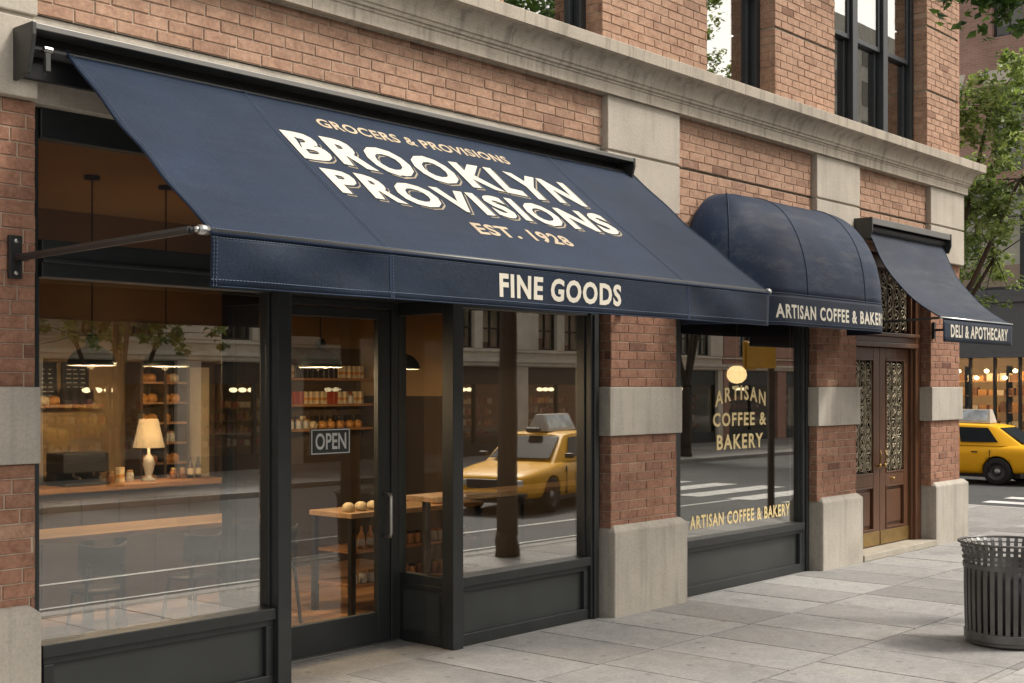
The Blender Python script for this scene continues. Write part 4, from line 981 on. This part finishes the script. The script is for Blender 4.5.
# ------------------------------------------------------------------ trash can
T = thing('trash_can', 'dark slatted metal litter bin with flared rim on sidewalk at the kerb', 'trash can', (8.1, -2.36, 0), local=True)
mb = MB(); mb.lathe([(0, .004), (.235, .004), (.245, .012), (.245, .03), (.262, .035), (.262, .085), (.245, .09), (0, .09)], seg=64); mb.build('base_ring', M['can'], T, smooth=False, bevel=.002)
mb = MB()
for k in range(36):
    a = 2*math.pi*k/36; c_, s_ = math.cos(a), math.sin(a)
    def q(r, z, d): return (r*c_-d*s_, r*s_+d*c_, z)
    path = [(.255, .08), (.259, .20), (.262, .35), (.262, .50), (.264, .545), (.270, .58), (.280, .612), (.292, .628)]
    wd = [.0135]*5+[.012, .011, .010]
    for i in range(len(path)-1):
        (r0, z0), (r1, z1) = path[i], path[i+1]; w0, w1 = wd[i], wd[i+1]
        mb.add([q(r0, z0, -w0), q(r0, z0, w0), q(r1, z1, w1), q(r1, z1, -w1), q(r0-.006, z0, -w0), q(r0-.006, z0, w0), q(r1-.006, z1, w1), q(r1-.006, z1, -w1)],
               [(0,1,2,3), (7,6,5,4), (0,3,7,4), (1,5,6,2)])
mb.build('slats', M['can'], T)
mb = MB()
for (r, z, h, th) in ((.264, .475, .028, .004), (.266, .525, .012, .005), (.268, .563, .009, .005), (.276, .596, .008, .005)):
    mb.lathe([(r, z), (r+th, z), (r+th+.002, z+h), (r+.002, z+h), (r, z)], seg=64)
mb.build('hoops', M['can'], T)
mb = MB(); mb.tube([(.293*math.cos(2*math.pi*k/64), .293*math.sin(2*math.pi*k/64), .632) for k in range(65)], .008, 8, cap=False); mb.build('rim', M['can'], T, smooth=True)
mb = MB(); mb.lathe([(0, .10), (.215, .10), (.225, .50), (.222, .50), (.21, .11), (0, .11)], seg=40); mb.build('liner', M['liner'], T, smooth=True)

# ------------------------------------------------------------------ taxis
def make_taxi():
    t = thing('taxi', 'x', 'taxi', local=True)
    # stations along x (front +x): x, half width, z bottom, z shoulder, z hood(top of lower body)
    L2 = 1.86
    st = [(-1.86, .50, .30, .52, .60), (-1.82, .58, .22, .56, .66), (-1.6, .63, .19, .58, .685), (-1.15, .655, .18, .58, .70), (-.6, .66, .16, .57, .70), (0, .66, .16, .56, .69), (.5, .66, .16, .55, .675), (.85, .655, .17, .55, .655), (1.25, .645, .18, .53, .62), (1.6, .62, .19, .49, .575), (1.80, .55, .21, .45, .52), (1.86, .46, .27, .41, .47)]
    mb = MB(); vs = []; n = 14
    for (x, hw, z0, zs_, zt) in st:
        half = [(hw*.80, z0), (hw*.95, z0+.03), (hw*1.0, z0+(zs_-z0)*.45), (hw*1.0, zs_-.04), (hw*.975, zs_), (hw*.90, zt-.012), (hw*.55, zt+.004)]
        ring = half+[(-a, b) for a, b in half[::-1]]
        vs += [(x, a, b) for a, b in ring]
    fs = []
    for i in range(len(st)-1):
        for k in range(n): a, b = i*n+k, i*n+(k+1) % n; fs.append((a, a+n, b+n, b))
    fs.append(tuple(range(n))); fs.append(tuple((len(st)-1)*n+k for k in range(n-1, -1, -1)))
    mb.add(vs, fs)
    ob = mb.build('body', M['yellow'], t, smooth=True, fixn=True); sm = ob.modifiers.new('s', 'SUBSURF'); sm.levels = 2; sm.render_levels = 2
    # cut wheel arches
    for wx in (1.14, -1.10):
        cb = MB(); cb.lathe([(0, -1), (.262, -1), (.262, 1), (0, 1)], (wx, 0, .235), 32, axis='y')
        c_ = cb.build('cutter', M['black'], None, fixn=True); c_.parent = None
        bo = ob.modifiers.new('c', 'BOOLEAN'); bo.operation = 'DIFFERENCE'; bo.object = c_; bo.solver = 'EXACT'
        bpy.context.view_layer.update()
    me = bpy.data.meshes.new_from_object(ob.evaluated_get(bpy.context.evaluated_depsgraph_get()))
    for m_ in list(ob.modifiers): ob.modifiers.remove(m_)
    ob.data = me
    for o in list(bpy.data.objects):
        if o.name.startswith('cutter'): bpy.data.objects.remove(o)
    # greenhouse
    mb = MB(); low = [(-1.22, .56), (.72, .56)]; 
    def gh(x, hw, z): return [(x, -hw, z), (x, hw, z)]
    base = [(-1.50, .50, .69), (-1.15, .585, .70), (-.2, .60, .695), (.42, .595, .68), (.86, .52, .655)]
    top = [(-1.04, .43, .985), (-.85, .46, 1.012), (-.2, .475, 1.025), (.16, .47, 1.018), (.30, .43, .995)]
    vs = []
    for (x, h, z) in base: vs += [(x, h, z-.03), (x, -h, z-.03)]
    for (x, h, z) in top: vs += [(x, h, z), (x, -h, z)]
    for (x, h, z) in top: vs += [(x, h*.6, z+.018), (x, -h*.6, z+.018)]
    fs = []; m5 = 5
    for i in range(4):
        a = 2*i
        fs.append((a, a+2, 10+a+2, 10+a)); fs.append((a+1, 10+a+1, 10+a+3, a+3))
        fs.append((10+a, 12+a, 22+a, 20+a)); fs.append((11+a, 21+a, 23+a, 13+a)); fs.append((20+a, 22+a, 23+a, 21+a))
    fs.append((0, 10, 11, 1)); fs.append((8, 9, 19, 18)); fs.append((10, 20, 21, 11)); fs.append((18, 19, 29, 28))
    mb.add(vs, fs); cabin = mb.build('cabin', M['yellow'], t, fixn=True, bevel=.02)
    for f_ in cabin.data.polygons: f_.use_smooth = True
    # windows, lying just proud of the cabin skin
    def lerp(a, b, k): return tuple(a[i]+(b[i]-a[i])*k for i in range(3))
    def skin(bi, ti, k, side):   # along side between base and top points
        def inter(lst, x_): 
            i = int(min(3.999, x_)); f_ = x_-i; return [lst[i][j]+(lst[i+1][j]-lst[i][j])*f_ for j in range(3)]
        b_ = inter(base, bi); t_ = inter(top, ti); p = [b_[j]+(t_[j]-b_[j])*k for j in range(3)]
        return (p[0], side*(p[1]+.016), p[2])
    for side in (1, -1):
        for (b0, t0, b1, t1) in ((1.02, .95, 1.72, 1.72), (1.82, 1.82, 3.2, 3.35)):
            q = [skin(b0, t0, .10, side), skin(b1, t1, .10, side), skin(b1+(t1-b1)*.9, t1, .88, side), skin(b0+(t0-b0)*.9, t0, .88, side)]
            mb = MB(); mb.face(q if side < 0 else q[::-1]); mb.build('side_window', M['carglass'], t, solid=.006)
    mb = MB(); mb.face([(.842, -.45, .70), (.842, .45, .70), (.335, .385, .985), (.335, -.385, .985)]); mb.build('windscreen', M['carglass'], t, solid=.008)
    mb = MB(); mb.face([(-1.475, .43, .715), (-1.475, -.43, .715), (-1.065, -.385, .972), (-1.065, .385, .972)]); mb.build('rear_window', M['carglass'], t, solid=.008)
    for wx in (1.14, -1.10):
        for sy in (1, -1):
            wz = .235; mb = MB()
            pr = [(.15, -.10), (.215, -.10), (.232, -.085), (.236, -.03), (.236, .03), (.232, .085), (.215, .10), (.15, .10)]
            mb.lathe(pr, (wx, sy*.56, wz), 32, axis='y'); w_ = mb.build('wheel', M['tyre'], t, smooth=True)
            mb = MB(); s_ = sy
            mb.lathe([(0, .055*s_), (.05, .055*s_), (.06, .04*s_), (.12, .05*s_), (.15, .085*s_), (.158, .095*s_)], (wx, s_*.56, wz), 24, axis='y'); mb.build('rim', M['rim'], w_, smooth=True)
            mb = MB(); mb.lathe([(0, .085*s_), (.04, .08*s_), (.055, .06*s_)], (wx, s_*.56, wz), 16, axis='y'); mb.build('hubcap', M['hub'], w_, smooth=True)
    mb = MB(); mb.box(-1.45, 1.45, -.5, .5, .12, .30); mb.build('chassis', M['black'], t)
    # rooftop ad sign
    mb = MB(); vs = [(-.82, -.17, 1.045), (.22, -.17, 1.045), (.22, .17, 1.045), (-.82, .17, 1.045), (-.78, -.06, 1.285), (.16, -.06, 1.285), (.16, .06, 1.285), (-.78, .06, 1.285)]
    mb.add(vs, [(0,3,2,1), (4,5,6,7), (0,1,5,4), (1,2,6,5), (2,3,7,6), (3,0,4,7)]); sg = mb.build('roof_sign', M['white'], t, bevel=.008)
    for sy in (1, -1):
        mb = MB(); q = [(-.76, sy*.157, 1.085), (.16, sy*.157, 1.085), (.12, sy*.075, 1.262), (-.73, sy*.075, 1.262)]; mb.face(q if sy < 0 else q[::-1]); mb.build('ad_panel', M['screen'], sg, solid=.008)
    mb = MB(); mb.box(.30, .40, -.10, .10, 1.04, 1.10); mb.build('fare_light', M['g4'], t, bevel=.01)
    for sy in (1, -1):
        mb = MB(); mb.box(1.70, 1.862, sy*.40-.11, sy*.40+.11, .375, .465); h_ = mb.build('headlight', M['light'], t, bevel=.02)
        mb = MB(); mb.box(-1.875, -1.80, sy*.36-.1, sy*.36+.1, .46, .58); mb.build('tail_light', M['red'], t, bevel=.015)
        mb = MB(); mb.box(.56, .66, sy*.60, sy*.60+sy*.12, .70, .77) if sy > 0 else mb.box(.56, .66, -.72, -.60, .70, .77); mb.build('mirror', M['black'], t, bevel=.02)
        for hx_ in (.05, -.72): mb = MB(); mb.box(hx_-.05, hx_+.05, min(sy*.655, sy*.672), max(sy*.655, sy*.672), .555, .575); mb.build('door_handle', M['black'], t)
        mb = MB(); 
        for hx_ in (.70, -.20, -.98): mb.box(hx_-.004, hx_+.004, min(sy*.64, sy*.6625), max(sy*.64, sy*.6625), .22, .60)
        mb.build('door_seam', M['black'], t)
        mb = MB(); 
        for k in range(20):
            a0, a1 = 2*math.pi*k/20, 2*math.pi*(k+1)/20; r0, r1 = .055, .07; yy = sy*.667
            q = [(.35+r0*math.cos(a0), yy, .44+r0*math.sin(a0)), (.35+r0*math.cos(a1), yy, .44+r0*math.sin(a1)), (.35+r1*math.cos(a1), yy, .44+r1*math.sin(a1)), (.35+r1*math.cos(a0), yy, .44+r1*math.sin(a0))]
            mb.face(q)
        mb.build('door_emblem', M['black'], t)
    mb = MB(); mb.box(1.80, 1.885, -.28, .28, .35, .47); mb.build('grille', M['black'], t, bevel=.01)
    mb = MB(); mb.box(1.74, 1.91, -.55, .55, .235, .30); mb.box(-1.91, -1.74, -.55, .55, .25, .34); mb.build('bumper', M['panelg'], t, bevel=.02)
    return t
TX = make_taxi(); TX['label'] = 'yellow taxi with white rooftop sign crossing behind the building corner'; TX['group'] = 'yellow taxis'
TX.rotation_euler = (0, 0, R(91)); TX.location = (22.65, 4.05, -.08)
TX2 = dup(TX, (14.3, -6.25, -.08), R(164), 'yellow taxi on the near lane, reflected in the right shop window')

# ------------------------------------------------------------------ trees
def tree(name, label, base, segs, clumps, nleaf, ls, mat, seed, r0=.15, flat=.75):
    """segs: list of limb polylines [(pts),(r0,r1)]; clumps: (x,y,z,r)"""
    rnd = random.Random(seed); t = thing(name, label, 'tree', base, 'street trees')
    mb = MB()
    for pts, ra, rb in segs:
        n = len(pts); q = []
        for i in range(n-1):
            for k in range(4):
                f_ = k/4; p = [pts[i][j]+(pts[i+1][j]-pts[i][j])*f_ for j in range(3)]; q.append([p[0]+rnd.uniform(-.09, .09)*rb, p[1]+rnd.uniform(-.09, .09)*rb, p[2]])
        q.append(list(pts[-1])); m = len(q)
        mb.tube(q, [ra+(rb-ra)*i/(m-1) for i in range(m)], 9)
    tips = [s[0][-1] for s in segs[2:]] or [segs[0][0][-1]]
    for (x, y, z, r) in clumps:   # twigs reaching into each clump
        tp = min(tips, key=lambda p: (p[0]-x)**2+(p[1]-y)**2+(p[2]-z)**2)
        for k in range(1 if (tp[0]-x)**2+(tp[1]-y)**2+(tp[2]-z)**2 < .8 else 0):
            e = (x+rnd.uniform(-.6, .6)*r, y+rnd.uniform(-.6, .6)*r, z+rnd.uniform(-.5, .5)*r)
            mid = [(tp[j]+e[j])/2+rnd.uniform(-.1, .1)*r for j in range(3)]; mb.tube([tp, mid, e], [.010, .007, .003], 5)
    mb.build('trunk', M['bark'], t, smooth=True)
    lf = MB(); tot_r = sum(c[3]**2 for c in clumps)
    for (x, y, z, r) in clumps:
        n = int(nleaf*r*r/tot_r); bt = rnd.uniform(.15, .75)
        subs = [(x+rnd.gauss(0, .5)*r, y+rnd.gauss(0, .5)*r, z+rnd.gauss(0, .4)*r, r*rnd.uniform(.22, .42)) for _ in range(max(3, n//45))]
        for k in range(n):
            sx, sy, sz, sr = rnd.choice(subs)
            p = Vector((sx+rnd.gauss(0, .6)*sr, sy+rnd.gauss(0, .6)*sr, sz+rnd.gauss(0, .45)*sr))
            a = Vector((rnd.gauss(0, 1), rnd.gauss(0, 1), rnd.gauss(-.5, .5))).normalized(); b = a.cross(Vector((rnd.gauss(0, .5), rnd.gauss(0, .5), 1))).normalized()
            s = ls*rnd.uniform(.6, 1.3); wv = s*.33; nn = a.cross(b)*s*.12
            tt = min(1, max(0, bt+rnd.gauss(0, .2)))
            lf.add([p, p+a*s*.35+b*wv+nn, p+a*s, p+a*s*.35-b*wv+nn], [(0, 1, 2), (0, 2, 3)], 0, tt)
    lf.build('crown', mat, t)
    return t
rt = random.Random(21)
def ball(cx_, cy_, cz, R_, n, r, zs_=.7, ylim=None, keep=None):
    out = []
    while len(out) < n:
        d = Vector((rt.gauss(0, 1), rt.gauss(0, 1), rt.gauss(0, 1))).normalized()*R_*rt.random()**.4
        p = (cx_+d.x, cy_+d.y, cz+d.z*zs_, r*rt.uniform(.7, 1.2))
        if keep and not keep(p): continue
        out.append(p)
    return out
def px_of(p):
    f_ = .7524*p[0]+.6587*(p[1]+5.33); r_ = .6587*p[0]-.7524*(p[1]+5.33)
    return 512+1288*r_/f_, 387-1288*(p[2]-1.6)/f_
def limbs(bx, by, fork, ends, r0, r1):
    segs = [([(bx, by, -.05), (bx+.005, by, .22)], r0*1.22, r0*1.0), ([(bx+.005, by, .2), (bx+.03, by, fork*.5), (bx, by+.02, fork)], r0, r0*.68)]
    for e in ends:
        m = ((bx+e[0])/2+(e[0]-bx)*.05, (by+e[1])/2, fork+(e[2]-fork)*.42)
        segs.append(([(bx, by+.02, fork-.03), m, e], r0*.52, r1))
    return segs
# tree beside the can (its crown hangs into the top right of the photo)
cl1 = [c for c in ball(9.9, -3.3, 5.5, 1.6, 40, .5)]
cl1 = [c for c in cl1 if c[2] > 4.2 and px_of((c[0], c[1], c[2]-c[3]))[0] > 1010+(0 if c[2]-c[3] < 4.6 else -60)]
for (qx, qy, qr) in ((946, 2, .12), (962, 10, .12), (1000, 14, .2), (1015, 0, .25), (955, 2, .10), (972, 4, .12), (990, 6, .16), (1008, 4, .2), (1030, 8, .24), (1000, -14, .24), (975, -16, .2), (1022, 22, .12), (987, 22, .07), (1020, -10, .3), (960, -22, .16)):
    dd_ = 9.55; u_ = (qx-512)/1288; cl1.append((dd_*(.7524+.6587*u_), dd_*(.6587-.7524*u_)-5.33, 1.6-(qy-387)/1288*dd_, qr))
tree('street_tree', 'street tree with deep green leaves overhanging the sidewalk at top right', (9.15, -2.42, 0),
     limbs(9.15, -2.42, 3.3, [(9.9, -2.3, 4.8), (9.4, -3.4, 5.0), (10.4, -3.2, 5.4), (8.9, -3.2, 5.3)], .105, .03), cl1, 7500, .085, M['leaf_dark'], 5)
t2e = [(16.8, 1.0, 3.3), (16.3, .5, 4.2), (15.9, 1.5, 4.8), (17.0, 1.6, 4.6), (16.4, .9, 5.2)]
cl2 = ball(16.45, .95, 4.35, 1.5, 60, .38, 1.0)+[(16.9, .9, 2.95, .24), (16.5, .95, 2.7, .2), (17.1, 1.0, 3.2, .25), (16.7, .9, 3.35, .25)]
tree('street_tree', 'light green leafy tree growing round the building corner on the side street', (16.0, 1.6, 0), limbs(16.0, 1.6, 2.0, t2e, .10, .018), cl2, 15000, .08, M['leaf'], 6)
t3e = [(10.6, -12.7, 2.4), (12.3, -12.9, 2.5), (11.3, -12.2, 3.0), (11.8, -13.3, 2.9), (11.4, -12.8, 3.4)]
tree('street_tree', 'spreading tree on the opposite pavement reflected in the left window', (11.4, -12.8, 0), limbs(11.4, -12.8, .95, t3e, .12, .03), ball(11.4, -12.8, 3.4, 1.9, 40, .4, .55)+[(10.2+.42*k, -12.9+.2*(k % 3), 2.35+.12*(k % 2), .26) for k in range(8)], 7500, .11, M['leaf'], 8)
tree('street_tree', 'slim tree at the opposite kerb reflected in the bakery window', (25, -10.9, 0), limbs(25, -10.9, 1.6, [(24.4, -10.8, 3.2), (25.7, -11.0, 3.3), (25, -10.6, 3.7), (26.2, -11, 8.2), (26.9, -10.8, 8.9)], .13, .03), ball(25, -10.9, 4.0, 1.6, 20, .4)+ball(26.7, -11, 8.8, 1.9, 46, .5, 1.1), 9000, .12, M['leaf'], 9)

# ------------------------------------------------------------------ signal pole
t = thing('signal_pole', 'brown steel pole carrying a yellow signal box at the kerb corner', 'traffic signal', (14.15, -2.45, 0))
mb = MB(); mb.lathe([(.10, 0), (.10, .08), (.045, .12), (.038, 3.6), (0, 3.62)], (14.15, -2.45, 0), 16); mb.build('pole', M['bark'], t, smooth=True)
mb = MB(); mb.box(13.80, 14.06, -2.60, -2.32, 1.83, 2.15); mb.box(13.78, 14.08, -2.64, -2.60, 1.81, 2.17); mb.box(14.06, 14.12, -2.47, -2.43, 1.95, 2.0); mb.build('signal_box', M['sigy'], t, bevel=.02)

# ------------------------------------------------------------------ opposite side of the main street
def opp_window(mb_f, parent, x0, x1, z0, z1, y, s=1):
    f = .04
    mb = MB(); mb.box(x0, x0+f, y, y+.05*s, z0, z1) if s > 0 else None
def facade(name, label, x0, x1, y, ztop, wallmat, bays, brick=False):
    """building whose front faces +Y at y; bays of shop windows at street level and sash windows above"""
    t = thing(name, label, 'building', ((x0+x1)/2, y-3, 0))
    bw_ = (x1-x0)/bays; mb = MB(); pw = .26
    for i in range(bays+1):
        xx = x0+i*bw_; a, b = max(x0, xx-pw), min(x1, xx+pw); mb.box(a, b, y-.35, y, 0, 2.08)
    mb.box(x0, x1, y-.35, y-.03, 2.08, 2.5)
    for fl in range(2):
        zf = 2.5+fl*1.5
        for i in range(bays):
            c_ = x0+(i+.5)*bw_; ww = min(.42, bw_*.3)
            segs = [(x0+i*bw_, c_-ww*1.15-.38), (c_-.14, c_+.14), (c_+ww*1.15+.38, x0+(i+1)*bw_)]
            if bw_ < 2.2: segs = [(x0+i*bw_, c_-.35), (c_+.35, x0+(i+1)*bw_)]
            for a, b in segs: mb.box(a, b, y-.35, y, zf, zf+.95)
        mb.box(x0, x1, y-.35, y, zf+.95, zf+1.5)
    mb.box(x0, x1, y-.35, y, 5.5, ztop)
    mb.box(x0, x1, y-6, y-5.9, 0, ztop); mb.box(x0, x0+.05, y-5.9, y-.35, 0, ztop); mb.box(x1-.05, x1, y-5.9, y-.35, 0, ztop)
    mb.build('wall', wallmat, t)
    mb = MB(); mb.box(x0, x1, y-.03, y+.07, 2.10, 2.18); mb.box(x0, x1, y-.03, y+.13, 2.18, 2.26); mb.box(x0, x1, y-.03, y+.05, 2.42, 2.46)
    mb.box(x0, x1, y-.03, y+.10, ztop-.3, ztop-.2); mb.box(x0, x1, y-.03, y+.2, ztop-.2, ztop); mb.build('cornice', M['paleB'], t, bevel=.01)
    mb = MB(); mb.box(x0, x1, y-6, y, ztop, ztop+.05); mb.build('roof', M['roof'], t)
    mb = MB(); mb.box(x0+.05, x1-.05, y-2.0, y-1.95, 0, 2.4); mb.box(x0+.05, x1-.05, y-1.95, y-.35, 2.35, 2.4); mb.box(x0+.05, x1-.05, y-1.95, y-.35, .0, .02)
    mb.build('shop_interior', M['wall_in'], t)
    for i in range(bays):
        a, b = x0+i*bw_+pw, x0+(i+1)*bw_-pw; mb = MB(); f = .05
        mb.box(a, a+f, y-.2, y-.1, 0, 2.08); mb.box(b-f, b, y-.2, y-.1, 0, 2.08); mb.box(a+f, b-f, y-.2, y-.1, 0, .3); mb.box(a+f, b-f, y-.2, y-.08, 1.66, 2.08); mb.box((a+b)/2-.03, (a+b)/2+.03, y-.2, y-.1, .3, 1.66)
        w_ = mb.build('shop_window', M['frame'], t)
        mb = MB(); mb.box(a+f, b-f, y-.16, y-.155, .3, 1.66); mb.build('glass_pane', M['glass_far'], w_)
        mb = MB()
        for z in (.45, .7, .95, 1.2): 
            mb.box(a+.1, b-.1, y-.75, y-.55, z-.02, z, 0)
            xx = a+.12
            while xx < b-.2:
                h = rt.uniform(.08, .17); w__ = rt.uniform(.06, .13); mb.box(xx, xx+w__, y-.72, y-.6, z, z+h, rt.choice((1, 2, 3, 4))); xx += w__+rt.uniform(.01, .06)
        mb.build('goods', [M['shelfw'], M['g1'], M['g2'], M['g3'], M['g5']], w_)
        mb = MB(); [mb.lathe([(0, -.05), (.06, -.035), (.085, 0), (.06, .035), (0, .05)], ((a+b)/2+q_, y-.5, 1.54), 12) for q_ in (-.22, 0, .22)]; mb.build('lamps', M['bulb_far'], w_, smooth=True)
    for fl in range(2):
        zf = 2.5+fl*1.5
        for i in range(bays):
            c_ = x0+(i+.5)*bw_; ww = min(.42, bw_*.3)
            spans = [(c_-.35, c_+.35)] if bw_ < 2.2 else [(c_-ww*1.15-.38, c_-.14), (c_+.14, c_+ww*1.15+.38)]
            for a, b in spans:
                mb = MB(); f = .045; z0, z1 = zf, zf+.95
                mb.box(a, a+f, y-.16, y-.1, z0, z1); mb.box(b-f, b, y-.16, y-.1, z0, z1); mb.box(a+f, b-f, y-.16, y-.1, z0, z0+f); mb.box(a+f, b-f, y-.16, y-.1, z1-f, z1)
                mb.box(a+f, b-f, y-.15, y-.1, (z0+z1)/2-.02, (z0+z1)/2+.02); mb.box((a+b)/2-.018, (a+b)/2+.018, y-.148, y-.1, z0+f, z1-f)
                w_ = mb.build('sash_window', M['frame_up'], t)
                mb = MB(); mb.box(a+f, b-f, y-.135, y-.13, z0+f, z1-f); mb.build('glass_pane', M['glass_far'], w_)
                mb = MB(); mb.box(a, b, y-.4, y-.36, z0+rt.uniform(0, .5), z1); mb.box(a, b, y-.5, y-.46, z0-.1, z1+.1, 1); mb.build('blind', [M['blind'], M['dark_in']], w_)
    return t
facade('stone_building', 'pale limestone building across the street, left of the three', 4.5, 20.3, -14.5, 6.0, M['paleA'], 5)
facade('stone_building', 'buff stone building across the street between its neighbours', 20.36, 32.4, -14.5, 6.4, M['paleB'], 4)
facade('brick_building', 'red brick building across the street beyond the stone ones', 32.46, 46, -14.5, 6.2, M['redbrick'], 4)

# ------------------------------------------------------------------ building on the far side of the side street
FX = 30.0
F = thing('far_building', 'brick building with dark shopfront and lit windows beyond the yellow taxi', 'building', (36, 7, 0))
mb = MB(); ya, yb_ = -1.0, 16.0
mb.box(FX, FX+.4, ya, yb_, 6.15, 12.5) 
holes = []
wc = [5.68+1.62*k for k in range(-4, 7)]
mb = MB()
def yw(z0, z1, spans):
    y_ = ya
    for a, b in spans:
        if a > y_: mb.box(FX, FX+.4, y_, a, z0, z1)
        y_ = b
    mb.box(FX, FX+.4, y_, yb_, z0, z1)
sp = [(c-.36, c+.36) for c in wc if ya+.4 < c < yb_-.4]
mb.box(FX, FX+.4, ya, yb_, 6.15, 6.6); yw(6.6, 8.62, sp); mb.box(FX, FX+.4, ya, yb_, 8.62, 9.75); yw(9.75, 11.6, sp); mb.box(FX, FX+.4, ya, yb_, 11.6, 12.6)
mb.box(FX+.4, 44, ya, ya+.3, 0, 12.6); mb.box(43.7, 44, ya, yb_, 0, 12.6)
mb.build('brick_wall', M['redbrick'], F)
for z0, z1 in ((6.6, 8.62), (9.75, 11.6)):
    for a, b in sp:
        c = (a+b)/2; mb = MB(); xx = FX+.12
        mb.box(xx, xx+.06, a, a+.05, z0, z1); mb.box(xx, xx+.06, b-.05, b, z0, z1); mb.box(xx, xx+.06, a+.05, b-.05, z1-.06, z1); mb.box(xx, xx+.06, a+.05, b-.05, z0, z0+.06)
        mb.box(xx+.004, xx+.06, a+.05, b-.05, (z0+z1)/2-.03, (z0+z1)/2+.03); mb.box(xx+.006, xx+.05, c-.015, c+.015, z0+.06, (z0+z1)/2-.03)
        w_ = mb.build('sash_window', M['frame_up'], F)
        mb = MB(); mb.box(xx+.03, xx+.035, a+.05, b-.05, z0+.06, z1-.06); mb.build('glass_pane', M['glass_far'], w_)
        mb = MB(); mb.box(xx+.2, xx+.22, a, b, z0+.3, z1); mb.box(xx+.26, xx+.28, a-.1, b+.1, z0-.1, z1+.1, 1); mb.build('blind', [M['curtain'], M['dark_in']], w_)
        mb = MB(); pts = [(a-.18, z1+.02), (b+.18, z1+.02), (b+.28, z1+.36), (c+.16, z1+.36), (c+.14, z1+.50), (c-.14, z1+.50), (c-.16, z1+.36), (a-.28, z1+.36)]; n = len(pts)
        mb.add([(FX-.05, y_, z_) for y_, z_ in pts]+[(FX+.1, y_, z_) for y_, z_ in pts], [tuple(range(n)), tuple(range(2*n-1, n-1, -1))]+[(i, i+n, (i+1) % n+n, (i+1) % n) for i in range(n)])
        mb.build('window_lintel', M['paleB'], F, fixn=True, bevel=.008)
mb = MB(); mb.box(FX-.12, FX+.4, ya, yb_, 5.55, 5.75); mb.box(FX-.2, FX+.4, ya, yb_, 5.75, 5.85); mb.box(FX-.05, FX+.4, ya, yb_, 5.85, 6.05); mb.box(FX-.28, FX+.4, ya, yb_, 6.05, 6.15); mb.build('cornice', M['slate'], F, bevel=.01)
mb = MB(); mb.box(FX-.12, FX+.3, ya, yb_, 2.28, 3.55); mb.box(FX-.2, FX+.3, ya, yb_, 3.55, 3.68); mb.box(FX-.15, FX-.12, ya, yb_, 2.28, 2.36); mb.box(FX, FX+.3, ya, yb_, 3.68, 3.86)
mb.build('fascia', M['greyfas'], F, bevel=.01)
mb = MB(); fr = .08; y_ = ya
while y_ < yb_:
    mb.box(FX, FX+.12, y_, y_+.10, 3.86, 5.55); mb.box(FX+.02, FX+.1, y_+.10, y_+1.05, 3.86, 3.93); y_ += 1.05
bw2 = mb.build('window_band', M['frame_up'], F)
mb = MB(); mb.box(FX+.05, FX+.056, ya, yb_, 3.93, 5.55); mb.build('glass_pane', M['glass_far'], bw2)
mb = MB(); y_ = ya+.12
while y_ < yb_: mb.box(FX+.16, FX+.18, y_, y_+.9, 4.45, 5.55); y_ += 1.05
mb.build('blind', M['blind'], bw2)
mb = MB(); y_ = ya
while y_ < yb_:
    mb.box(FX-.02, FX+.1, y_, y_+.05, .0, 2.28); mb.box(FX, FX+.1, y_+.05, y_+.58, 0, .35); y_ += .58
sw = mb.build('shop_window', M['frame'], F)
mb = MB(); mb.box(FX+.04, FX+.046, ya, yb_, .35, 2.28); mb.build('glass_pane', M['glass_far'], sw)
mb = MB(); mb.box(FX+2.5, FX+2.6, ya, yb_, 0, 5.6); mb.box(FX+.3, FX+2.5, ya, yb_, 3.7, 3.8); mb.box(FX+.12, FX+2.5, ya, yb_, 0, .02); mb.box(FX+.4, FX+2.5, ya, yb_, 2.9, 2.95); mb.build('room_wall', M['wall_in'], F)
mb = MB()
for z in (.6, 1.0, 1.4, 1.75):
    mb.box(FX+.9, FX+1.2, ya+.5, yb_-.5, z-.03, z)
    y_ = ya+.6
    while y_ < yb_-.8:
        w_ = rt.uniform(.10, .24); mb.box(FX+.95, FX+1.15, y_, y_+w_, z, z+rt.uniform(.12, .26), rt.choice((1, 1, 2, 3))); y_ += w_+rt.uniform(.01, .08)
    for yy in range(int(ya)+1, int(yb_)): mb.box(FX+.88, FX+1.2, yy, yy+.04, 0, 2.1)
mb.build('goods', [M['shelfw'], M['g1'], M['g2'], M['g3']], sw)
mb = MB()
for k in range(24): 
    yy = ya+.6+k*.68; mb.lathe([(0, -.055), (.05, -.03), (.06, 0), (.05, .03), (0, .055)], (FX+.6, yy, 1.98), 10); mb.lathe([(0, -.055), (.05, -.03), (.06, 0), (.05, .03), (0, .055)], (FX+.75, yy+.3, 1.82), 10)
mb.build('bulbs', M['bulb_far'], sw, smooth=True)
mb = MB(); mb.box(FX+.3, FX+.5, ya+.5, yb_-.5, 2.6, 2.64); mb.build('light_strip', M['strip_far'], sw)
mb = MB(); mb.box(FX+.9, FX+1.3, ya+.5, yb_-.5, 3.72, 3.75); 
mb = MB(); mb.box(FX+.5, FX+.7, ya+.5, yb_-.5, 5.5, 5.53); mb.build('light_strip', M['strip'], bw2)
mb = MB(); mb.box(FX, 44, ya, yb_, 12.6, 12.7); mb.build('roof', M['roof'], F)

# taller block further down the street, mirrored in the upper panes
t = thing('office_tower', 'pale multi storey block beyond the opposite row, seen mirrored in the upper windows', 'building', (98, -42, 0))
mb = MB(); mb.box(84, 112, -44, -40, 0, 30); mb.build('wall', M['paleB'], t)
for fl in range(9):
    for k in range(9):
        mb = MB(); mb.box(85+k*3.0, 86.7+k*3.0, -39.99, -39.95, 2+fl*3.1, 3.9+fl*3.1); mb.build('window', M['curtain'], t)
